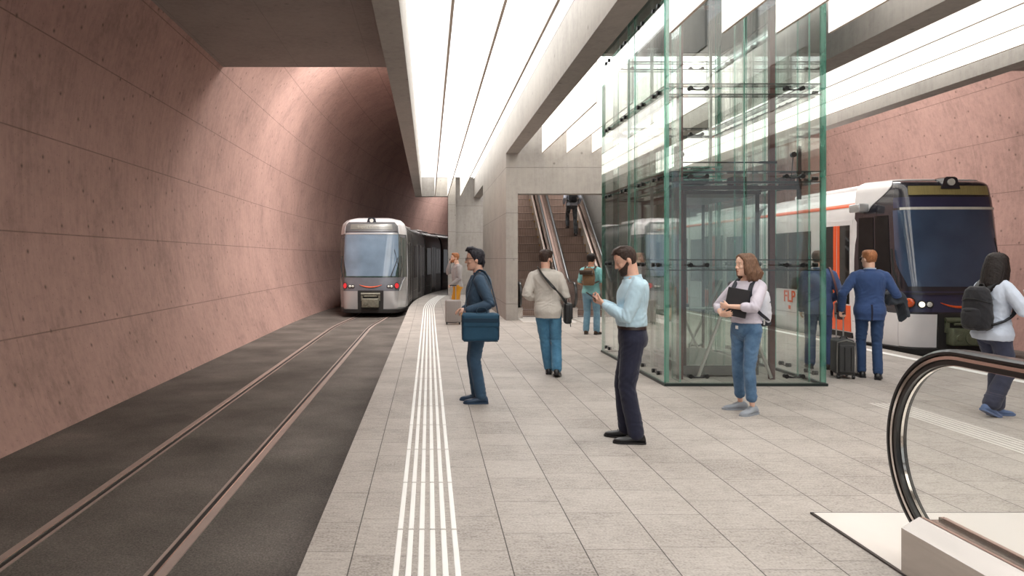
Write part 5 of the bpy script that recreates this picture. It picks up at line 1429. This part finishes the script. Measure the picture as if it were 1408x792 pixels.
def swept(m):
    for k in range(8):
        y = -.045+.0125*k; limb(m, [p.hp(-.05, y, .108), p.hp(.0, y, .124), p.hp(.055, y*.8, .118), p.hp(.088, y*.7, .096)], [.016, .018, .016, .010], 8)
p.hair(HR_DKBR, vol=.007, front=.012, extra=swept, seed=2.2); p.beard(HR_DKBR, .010); p.brows(HR_DKBR)
t, put, fuse = p.item('mobile_phone', 'dark mobile phone in the hands of the man in pale blue shirt', 'phone', (.375, .03, 1.285))
R_ = Matrix.Rotation(math.radians(-35), 3, 'Y'); m = MB(); m.rbox((.352, .022, 1.300), .070, .036, .004, .003, mat=R_); put(m, 'phone_case', P_BLACK)
m = MB(); m.obox(V(.352, .022, 1.300)+R_ @ V(0, 0, .0045), R_ @ V(.066, 0, 0), R_ @ V(0, .033, 0), R_ @ V(0, 0, .0006)); put(m, 'screen', P_BLADE)

# ---- man in stone jacket walking towards the escalators
p = Person('man in stone-grey jacket and blue jeans seen from behind, walking to the escalators', (1.685, 10.30, 0), 84, 1.775, 'm', .009, SK1,
           pelvis=(0, .0, .935), chest=(.02, .03, 1.42), cyaw=-8, pyaw=-4, head=(.05, .025, 1.640), hyaw=-48, hpitch=8,
           wl=(.16, .16, 1.08), el=(-.8, .62, -.5), wr=(.16, -.10, 1.10), er=(-.8, -.62, -.5), dl=(.6, -.7, 0), nl=(-.6, -.3, .3), dr=(.6, .7, .1), nr=(-.6, .3, .3),
           fl=(.16, -.02, -5, 0), fr=(-.14, -.11, -12, 12), kl=(1, .1, 0), kr=(1, -.1, 0))
p.top('jacket', C_STONE, .024, .82, 1.9, .004, wr=(.010, 8, .5), cuffr=.046, puff=.006)
p.collar(C_STONE, .050, .068, 30); p.trousers(C_JEAN, .014, 1.0, 1.97, (1.02, 1.1, 1.35), name='jeans', wr=(.008, 11, .8)); p.shoes(L_BLACK, P_BLACK)
p.hair(HR_BR if False else HR_DKBR, vol=.013, front=.012, seed=3.1); p.beard(HR_DKBR, .004); p.brows(HR_DKBR)
t, put, fuse = p.item('messenger_bag', 'black messenger bag hanging on the hip of the man in stone jacket', 'bag', (-.02, -.25, .73))
m = MB(); m.rbox((-.02, -.265, .88), .13, .052, .145, .03); fuse(m, 'bag_body', L_BLACK, .009, sm=2)
m = MB(); m.rbox((-.02, -.30, .91), .132, .030, .110, .02); put(m, 'flap', L_BLACK, smooth=True)
m = MB(); m.tube([(-.155, -.265, .84), (-.172, -.29, .76), (-.150, -.30, .70)], .006, n=6); put(m, 'tassel', L_BLACK, smooth=True)
m = MB(); strap(m, [V(-.10, -.255, 1.00), V(-.150, -.16, 1.14), V(-.160, -.04, 1.27), V(-.135, .085, 1.42), V(-.05, .135, 1.515), V(.05, .12, 1.485), V(.135, .02, 1.36), V(.175, -.12, 1.18), V(.09, -.26, 1.0)], .021, .004, side=(0, .7, .7)); put(m, 'strap', L_BLACK, smooth=True)

# ---- person in turquoise tee waiting by the escalators
p = Person('person in turquoise tee and pale jeans with a rucksack, standing before the escalators', (3.54, 15.9, 0), 64, 1.76, 'm', .012, SK2,
           pelvis=(0, 0, .94), head=(.04, 0, 1.640), hyaw=-8, hpitch=4, wr=(.14, -.24, .95), er=(-1, -.4, -.2), wl=(.22, .10, 1.08), el=(-.8, .8, -.4),
           fl=(.0, .11, 12, 0), fr=(.02, -.12, -14, 0))
p.top('tee_shirt', C_TURQ, .018, .90, .78, .010, wr=(.008, 9, .5), cuffr=.066)
p.collar(C_TURQ, .018, .064, 8, drop=.015); p.trousers(C_JEAN2, .014, .99, 1.96, (1.02, 1.1, 1.35), name='jeans'); p.shoes(L_TAND, P_BLACK)
p.hair(HR_LONG, vol=.018, front=.006, seed=4.4, nape=-.10); p.brows(HR_LONG)
pk_, putpk, _t = backpack(p, 'khaki and brown rucksack on the back of the person in turquoise tee', 'backpack', (-.2, 0, 1.08), -.215, 1.27, .135, .085, .19, L_TAN, L_TAND, True, pocket_mat=L_TAN)
m = MB(); m.tube([(-.30, -.10, 1.36), (-.30, .17, 1.36)], .05, n=16); tag(putpk(m, 'top_roll', L_TAND, smooth=True), 'dark brown roll')

# ---- man in mustard trousers, far left, phone at his face
p = Person('man in grey jumper and mustard trousers with a hand at his face', (0.735, 18.85, 0), 182, 1.80, 'm', .013, SK3,
           head=(.06, 0, 1.640), hyaw=4, hpitch=4, chest=(.0, 0, 1.43), wr=(.19, -.045, 1.500), er=(.25, -.3, -1), dr=(-.2, .25, .9), nr=(-1, .3, 0), wl=(.17, .17, .97), el=(-1, .3, -.2), dl=(.5, -.2, -.85), nl=(-.5, -.7, 0),
           fl=(.10, .10, 0, 0), fr=(-.12, -.10, -5, 8), curl_l=.9, curl_r=.7)
p.top('jumper', C_GREYK, .018, .90, 1.92, .004, wr=(.007, 9, .5)); p.collar(C_GREYK, .03, .062, 12, drop=.01); p.trousers(C_MUST, .018, 1.02, 1.95, (1.06, 1.2, 1.4), wr=(.009, 9, .8)); p.shoes(L_BLACK, P_BLACK)
p.hair(HR_GING, vol=.012, front=.014, seed=5.1); p.beard(HR_GING, .007); p.brows(HR_GING)
t, put, fuse = p.item('mobile_phone', 'dark phone held up to the face of the man in mustard trousers', 'phone', (.22, -.05, 1.42)); m = MB(); m.rbox((.170, -.075, 1.555), .030, .006, .058, .004); put(m, 'phone_case', P_BLACK)
# taupe shell suitcase beside him
t = thing('suitcase', 'taupe hard-shell cabin suitcase standing beside the man in mustard trousers', 'suitcase', (0.605, 18.35, 0))
def S_(m, n, mat, par=None, **k): return m.build(n, mat, par or t, **k)
m = MB(); m.rbox((0, 0, .335), .20, .115, .285, .04); S_(m, 'shell', P_CASE, smooth=True)
m = MB()
for k in range(6): m.box(-.15+.055*k, -.138+.055*k, -.120, -.113, .09, .58)
S_(m, 'shell_ribs', P_CASE)
for x in (-.07, .07):
    m = MB(); m.cyl((x, .06, .62), (x, .06, .97), .010, 8); S_(m, 'pull_rod', P_ALU, smooth=True)
m = MB(); m.rbox((0, .06, .98), .09, .018, .015, .01); S_(m, 'grip', P_BLACK)
for x in (-.16, .16):
    for y in (-.085, .085):
        m = MB(); m.cyl((x-.014, y, .026), (x+.014, y, .026), .026, 14); m.box(x-.02, x+.02, y-.012, y+.012, .028, .06); S_(m, 'wheel', P_BLACK, smooth=False)

# ---- woman with folder and pale backpack in front of the lift
p = Person('woman in lilac-white blouse and jeans holding a black folder in front of the lift', (3.40, 7.80, 0), 212, 1.705, 'f', .007, SK3,
           pelvis=(0, 0, .945), chest=(-.03, 0, 1.42), cyaw=6, pyaw=-6, head=(.015, 0, 1.638), hyaw=-26, hpitch=3,
           wl=(.250, -.045, 1.185), el=(.65, .75, -1), wr=(.232, -.140, 1.085), er=(.3, -.75, -1), dl=(.02, -1, .06), nl=(-1, -.05, .0), dr=(.10, .95, .12), nr=(-.8, .1, .35),
           fl=(.02, .09, 0, 0), fr=(-.10, -.14, -34, 0), curl_l=.34, curl_r=.30)
p.top('blouse', C_LILAC, .018, 1.0, 1.36, .002, wr=(.010, 9, .6), puff=.008, bulge=.006)
p.collar(C_LILAC, .040, .054, 50, drop=.035); p.trousers(C_DENIM, .008, 1.045, 1.74, (.95, 1.0, 1.08), name='jeans', wr=(.007, 11, .8), brk=.006); p.belt(L_BLACK, 1.035, .018, .017)
p.shoes(L_GREY, L_GREY, scale=.96)
m = MB(); c, rt, fw = p.spine(.95); m.obox(c+fw*.122-rt*.02, rt*.016, V(0, 0, .018), fw*.004); m.build('pocket_tag', P_TAG, p.root)
def wavy(m):
    for q in (1, -1):
        for k in range(7):
            a = math.radians(58+15*k)*q; x, y = .088*math.cos(a)-.018, .088*math.sin(a); o1 = .012*math.sin(k*1.9); kk = 1.10+.06*math.sin(k*2.3)
            limb(m, [p.hp(x*.95, y*.97, .05), p.hp(x*1.12, y*1.14, -.03), p.hp((x-.012)*1.18*kk, y*1.22*kk, -.095+o1), p.hp((x-.02)*1.05, y*1.10*kk, -.150+o1), p.hp((x-.022)*1.15, y*.98, -.185+o1)], [.026, .031, .030, .024, .010], 8)
p.hair(HR_BR, 'long', vol=.018, extra=wavy, seed=6.2); p.brows(HR_DKBR)
t, put, fuse = p.item('folder', 'black document folder hugged to the chest of the woman by the lift', 'folder', (.165, 0, 1.07))
R_ = rotz(math.radians(17)) @ Matrix.Rotation(math.radians(-7), 3, 'Y') @ Matrix.Rotation(math.radians(-9), 3, 'X')
m = MB(); m.rbox((.163, .0, 1.225), .010, .120, .155, .004, mat=R_); put(m, 'cover', P_FOLDER)
m = MB(); m.obox(V(.163, .0, 1.225)+R_ @ V(0, -.004, -.002), R_ @ V(.0065, 0, 0), R_ @ V(0, .118, 0), R_ @ V(0, 0, .1535)); put(m, 'sheets', P_TAG)
t, put, T_ = backpack(p, 'pale grey backpack with dark trim on the woman by the lift', 'backpack', (-.2, 0, .98), -.225, 1.17, .135, .105, .20, L_WPACK, L_DKTRIM, True)
m = MB(); m.rbox((-.20, 0, -.185), .095, .125, .03, .02); T_(m); put(m, 'pack_base', L_DKTRIM, smooth=True)
m = MB(); m.obox(V(-.10, .135, -.14), V(.012, 0, 0), V(0, .004, 0), V(0, 0, .055)); T_(m); put(m, 'strap_tag', P_TAG)

# ---- two men in suits by the right tram
p = Person('man in indigo suit standing behind the glass lift, carrying a maroon shoulder bag', (5.86, 10.95, 0), 68, 1.77, 'm', .010, SK1,
           head=(.03, 0, 1.640), hyaw=6, wr=(.15, -.17, 1.02), er=(-1, -.7, -.2), dr=(.8, .3, -.4), nr=(0, .6, -.5), fl=(.0, .11, 6, 0), fr=(-.02, -.12, -10, 0), curl_r=.8)
p.top('suit_jacket', C_INDIGO, .022, .80, 1.95, .010, wr=(.007, 8, .5), cuffr=.048); p.trousers(C_INDIGO, .016, 1.02, 1.97, (1.02, 1.12, 1.4)); p.shoes(L_DKBROWN, P_BLACK)
p.collar(C_ICE, .058, .060, 25, flare=.004, name='shirt_collar'); p.collar(C_INDIGO, .040, .072, 50); p.lapels(C_INDIGO, C_ICE, .024); p.vent(C_NAVYT, .024); p.hair(HR_BR, vol=.009, front=.006, seed=7.7)
t, put, fuse = p.item('shoulder_bag', 'maroon leather shoulder bag worn by the man in indigo suit', 'bag', (.06, -.27, .75))
m = MB(); m.rbox((.05, -.285, .87), .14, .055, .125, .03); fuse(m, 'bag_body', L_BROWN, .010, sm=2)
m = MB(); m.rbox((.05, -.33, .90), .142, .022, .09, .018); put(m, 'flap', L_BROWN, smooth=True)
m = MB(); strap(m, [V(-.06, -.275, .98), V(-.10, -.235, 1.15), V(-.10, -.19, 1.35), V(-.045, -.150, 1.50), V(.04, -.150, 1.49), V(.11, -.20, 1.32), V(.14, -.26, 1.10), V(.14, -.28, .98)], .014, .004, side=(0, 1, .3)); put(m, 'strap', L_BROWN, smooth=True)

p = Person('fair-haired man in royal navy suit with a coat over his arm, beside the right tram', (6.09, 10.05, 0), 70, 1.77, 'm', .008, SK3,
           head=(.03, .005, 1.640), hyaw=30, hpitch=2, cyaw=-3, wl=(.08, .335, .93), el=(-.6, .6, -.1), dl=(.10, .05, -1), nl=(-.5, -.75, -.2), wr=(.20, -.24, 1.12), er=(-.8, -.5, -.5), dr=(.9, .35, .1), nr=(-.1, .6, .7),
           fl=(.09, .085, 8, 0), fr=(-.06, -.085, -14, 0), curl_l=.95, curl_r=.6)
p.top('suit_jacket', C_BLUE, .021, .805, 1.95, .008, wr=(.007, 8, .5), cuffr=.046); p.trousers(C_BLUET, .010, 1.02, 1.96, (.95, 1.0, 1.2)); p.shoes(L_BLACK, P_BLACK)
p.collar(C_ICE, .058, .060, 25, flare=.004, name='shirt_collar'); p.collar(C_BLUE, .040, .072, 50); p.lapels(C_BLUE, C_ICE, .023); p.vent(C_NAVYT, .023); p.cuff(C_ICE, 1, .034); p.hair(HR_GING, vol=.008, front=.008, seed=8.3); p.brows(HR_GING); p.glasses(P_BLACK, P_LENS)
t, put, fuse = p.item('coat', 'dark charcoal coat folded over the arm of the man in royal navy suit', 'coat', (.1, -.33, .80))
m = MB(); a = p.elb[-1]; w_ = p.wri[-1]; rows = []
for k in range(9):
    u = k/8; c0 = a.lerp(w_, -.05+.95*u); nx = (w_-a).normalized()
    rows.append([c0+V(0, -.055, .055), c0+V(0, .02, .075), c0+V(0, .085, .02), c0+V(0, .070, -.10-.04*math.sin(u*5)), c0+V(0, .03, -.12), c0+V(0, -.075, -.10), c0+V(0, -.115-.02*math.sin(u*7), -.29-.06*u+.03*math.sin(u*9)), c0+V(0, -.155, -.28-.07*u), c0+V(0, -.110, -.02)])
m.quadgrid(rows, closed_u=True, cap0=True, cap1=True); fuse(m, 'folded_cloth', C_CHAR, .010, sm=6, wr=(.012, 12, .5, 3))
# graphite trolley case
t = thing('suitcase', 'graphite soft suitcase with its handle pulled out, between the two suited men', 'suitcase', (5.765, 10.145, 0), math.radians(-14))
m = MB(); m.rbox((0, 0, .295), .115, .19, .245, .045); S_(m, 'case_body', P_CASE2, smooth=True)
m = MB(); m.rbox((.0, -.195, .28), .098, .022, .19, .018); S_(m, 'front_pocket', P_CASE2, smooth=True)
for sx in (-1, 1):
    m = MB(); m.tube([(sx*.118, -.185, .09), (sx*.120, -.188, .30), (sx*.112, -.180, .50), (0, -.185, .535)], .009, n=8); S_(m, 'piping', P_CASE3, smooth=True)
m = MB(); m.tube([(-.03, -.218, .12), (-.03, -.22, .44)], .008, n=6); m.tube([(.05, -.218, .12), (.05, -.22, .44)], .006, n=6); S_(m, 'zip', P_BLACK, smooth=True)
m = MB(); m.tube([(-.05, -.05, .535), (-.03, -.05, .57), (.03, -.05, .57), (.05, -.05, .535)], .010, n=8); S_(m, 'carry_handle', P_BLACK, smooth=True)
for x in (-.045, .045):
    m = MB(); m.cyl((x, .12, .53), (x, .12, .87), .009, 8); S_(m, 'pull_rod', P_ALU, smooth=True)
m = MB(); m.rbox((0, .12, .88), .065, .016, .014, .01); S_(m, 'grip', P_BLACK)
for x in (-.095, .095):
    for y in (-.15, .15):
        m = MB(); m.cyl((x-.014, y, .027), (x+.014, y, .027), .027, 14); m.box(x-.018, x+.018, y-.014, y+.014, .03, .07); S_(m, 'wheel', P_BLACK)

# ---- long-haired woman walking right, behind the handrail
p = Person('long-haired woman with black backpack walking right behind the foreground handrail', (5.90, 7.62, 0), 3, 1.715, 'f', .008, SK2,
           pelvis=(.0, 0, .935), chest=(.02, 0, 1.415), cyaw=8, head=(.06, 0, 1.632), hyaw=16, hpitch=8,
           wr=(.25, -.10, 1.16), er=(-.3, -1, -.7), dr=(.8, .4, .35), nr=(-.3, .6, .6), wl=(.24, .06, 1.17), el=(-.3, 1, -.6), dl=(.8, -.3, .35), nl=(-.3, -.6, .6),
           fl=(.09, .06, -4, 0), fr=(-.10, -.04, 8, 26), kr=(1, 0, 0), curl_r=.7, curl_l=.7)
p.top('shirt', C_ICE, .026, .84, 1.75, .020, wr=(.011, 9, .6), puff=.012); p.collar(C_ICE, .035, .056, 40); p.trousers(C_CHARN, .012, 1.0, 1.90, (1.05, 1.25, 1.7), wr=(.009, 9, .8)); p.shoes(L_BLUE, L_BLUE, scale=.96)
def straight(m):
    for k in range(13):
        a = math.radians(95+170*k/12); x, y = .088*math.cos(a)-.012, .086*math.sin(a); z1 = -.30+.012*math.sin(k*2.1)
        limb(m, [p.hp(x*.9, y*.9, .06), p.hp(x*1.08, y*1.12, -.04), p.hp(x*1.10-.012, y*1.16, -.14), p.hp(x*1.04-.03, y*1.14, -.23), p.hp(x-.04, y*1.05, z1)], [.026, .028, .026, .022, .008], 8)
    for q in (1, -1):
        for k in range(3):
            a = math.radians(62+12*k)*q; x, y = .092*math.cos(a)-.012, .088*math.sin(a)
            limb(m, [p.hp(x*.9, y*.9, .05), p.hp(x*1.05, y*1.12, -.05), p.hp(x*.9, y*1.18, -.15), p.hp(x*.8, y*1.12, -.24)], [.022, .024, .022, .008], 8)
p.hair(HR_LONG, 'long', vol=.014, extra=straight, seed=9.4); p.brows(HR_LONG)
backpack(p, 'black backpack on the long-haired woman behind the handrail', 'backpack', (-.2, 0, .98), -.215, 1.17, .150, .100, .235, L_BPACK, L_BLACK, True)
t, put, fuse = p.item('leaflet', 'white leaflet held in front of the long-haired woman', 'leaflet', (.37, 0, 1.22)); m = MB(); m.obox((.365, -.065, 1.285), (.003, 0, .0015), (0, .05, 0), (-.03, 0, .075)); put(m, 'sheet', P_TAG)

# ---- rider on the right escalator, steps 9 and 10 of the flight
p = Person('rider in dark jeans and light grey top going up the right escalator', (4.84, 24.5, 2.42), 90, 1.75, 'm', .013, SK1,
           pelvis=(.14, 0, 1.08), chest=(.18, 0, 1.56), head=(.21, 0, 1.77), fl=(.37, .10, 4, 0, .28), fr=(-.02, -.10, -6, 0, 0), wr=(.24, -.26, 1.12), wl=(.24, .26, 1.12))
p.top('top', C_LTGREY, .022, .90, 1.9, .010, wr=(.008, 9, .5)); p.trousers(C_DKGREY, .012, 1.0, 1.96, (1, 1.06, 1.3), name='jeans'); p.shoes(L_DKBROWN, P_BLACK); p.hair(HR_DKBR, seed=10.1)
backpack(p, 'black backpack on the rider going up the right escalator', 'backpack', (-.1, 0, 1.15), -.205, 1.36, .145, .09, .22, L_BPACK, L_BLACK, True)
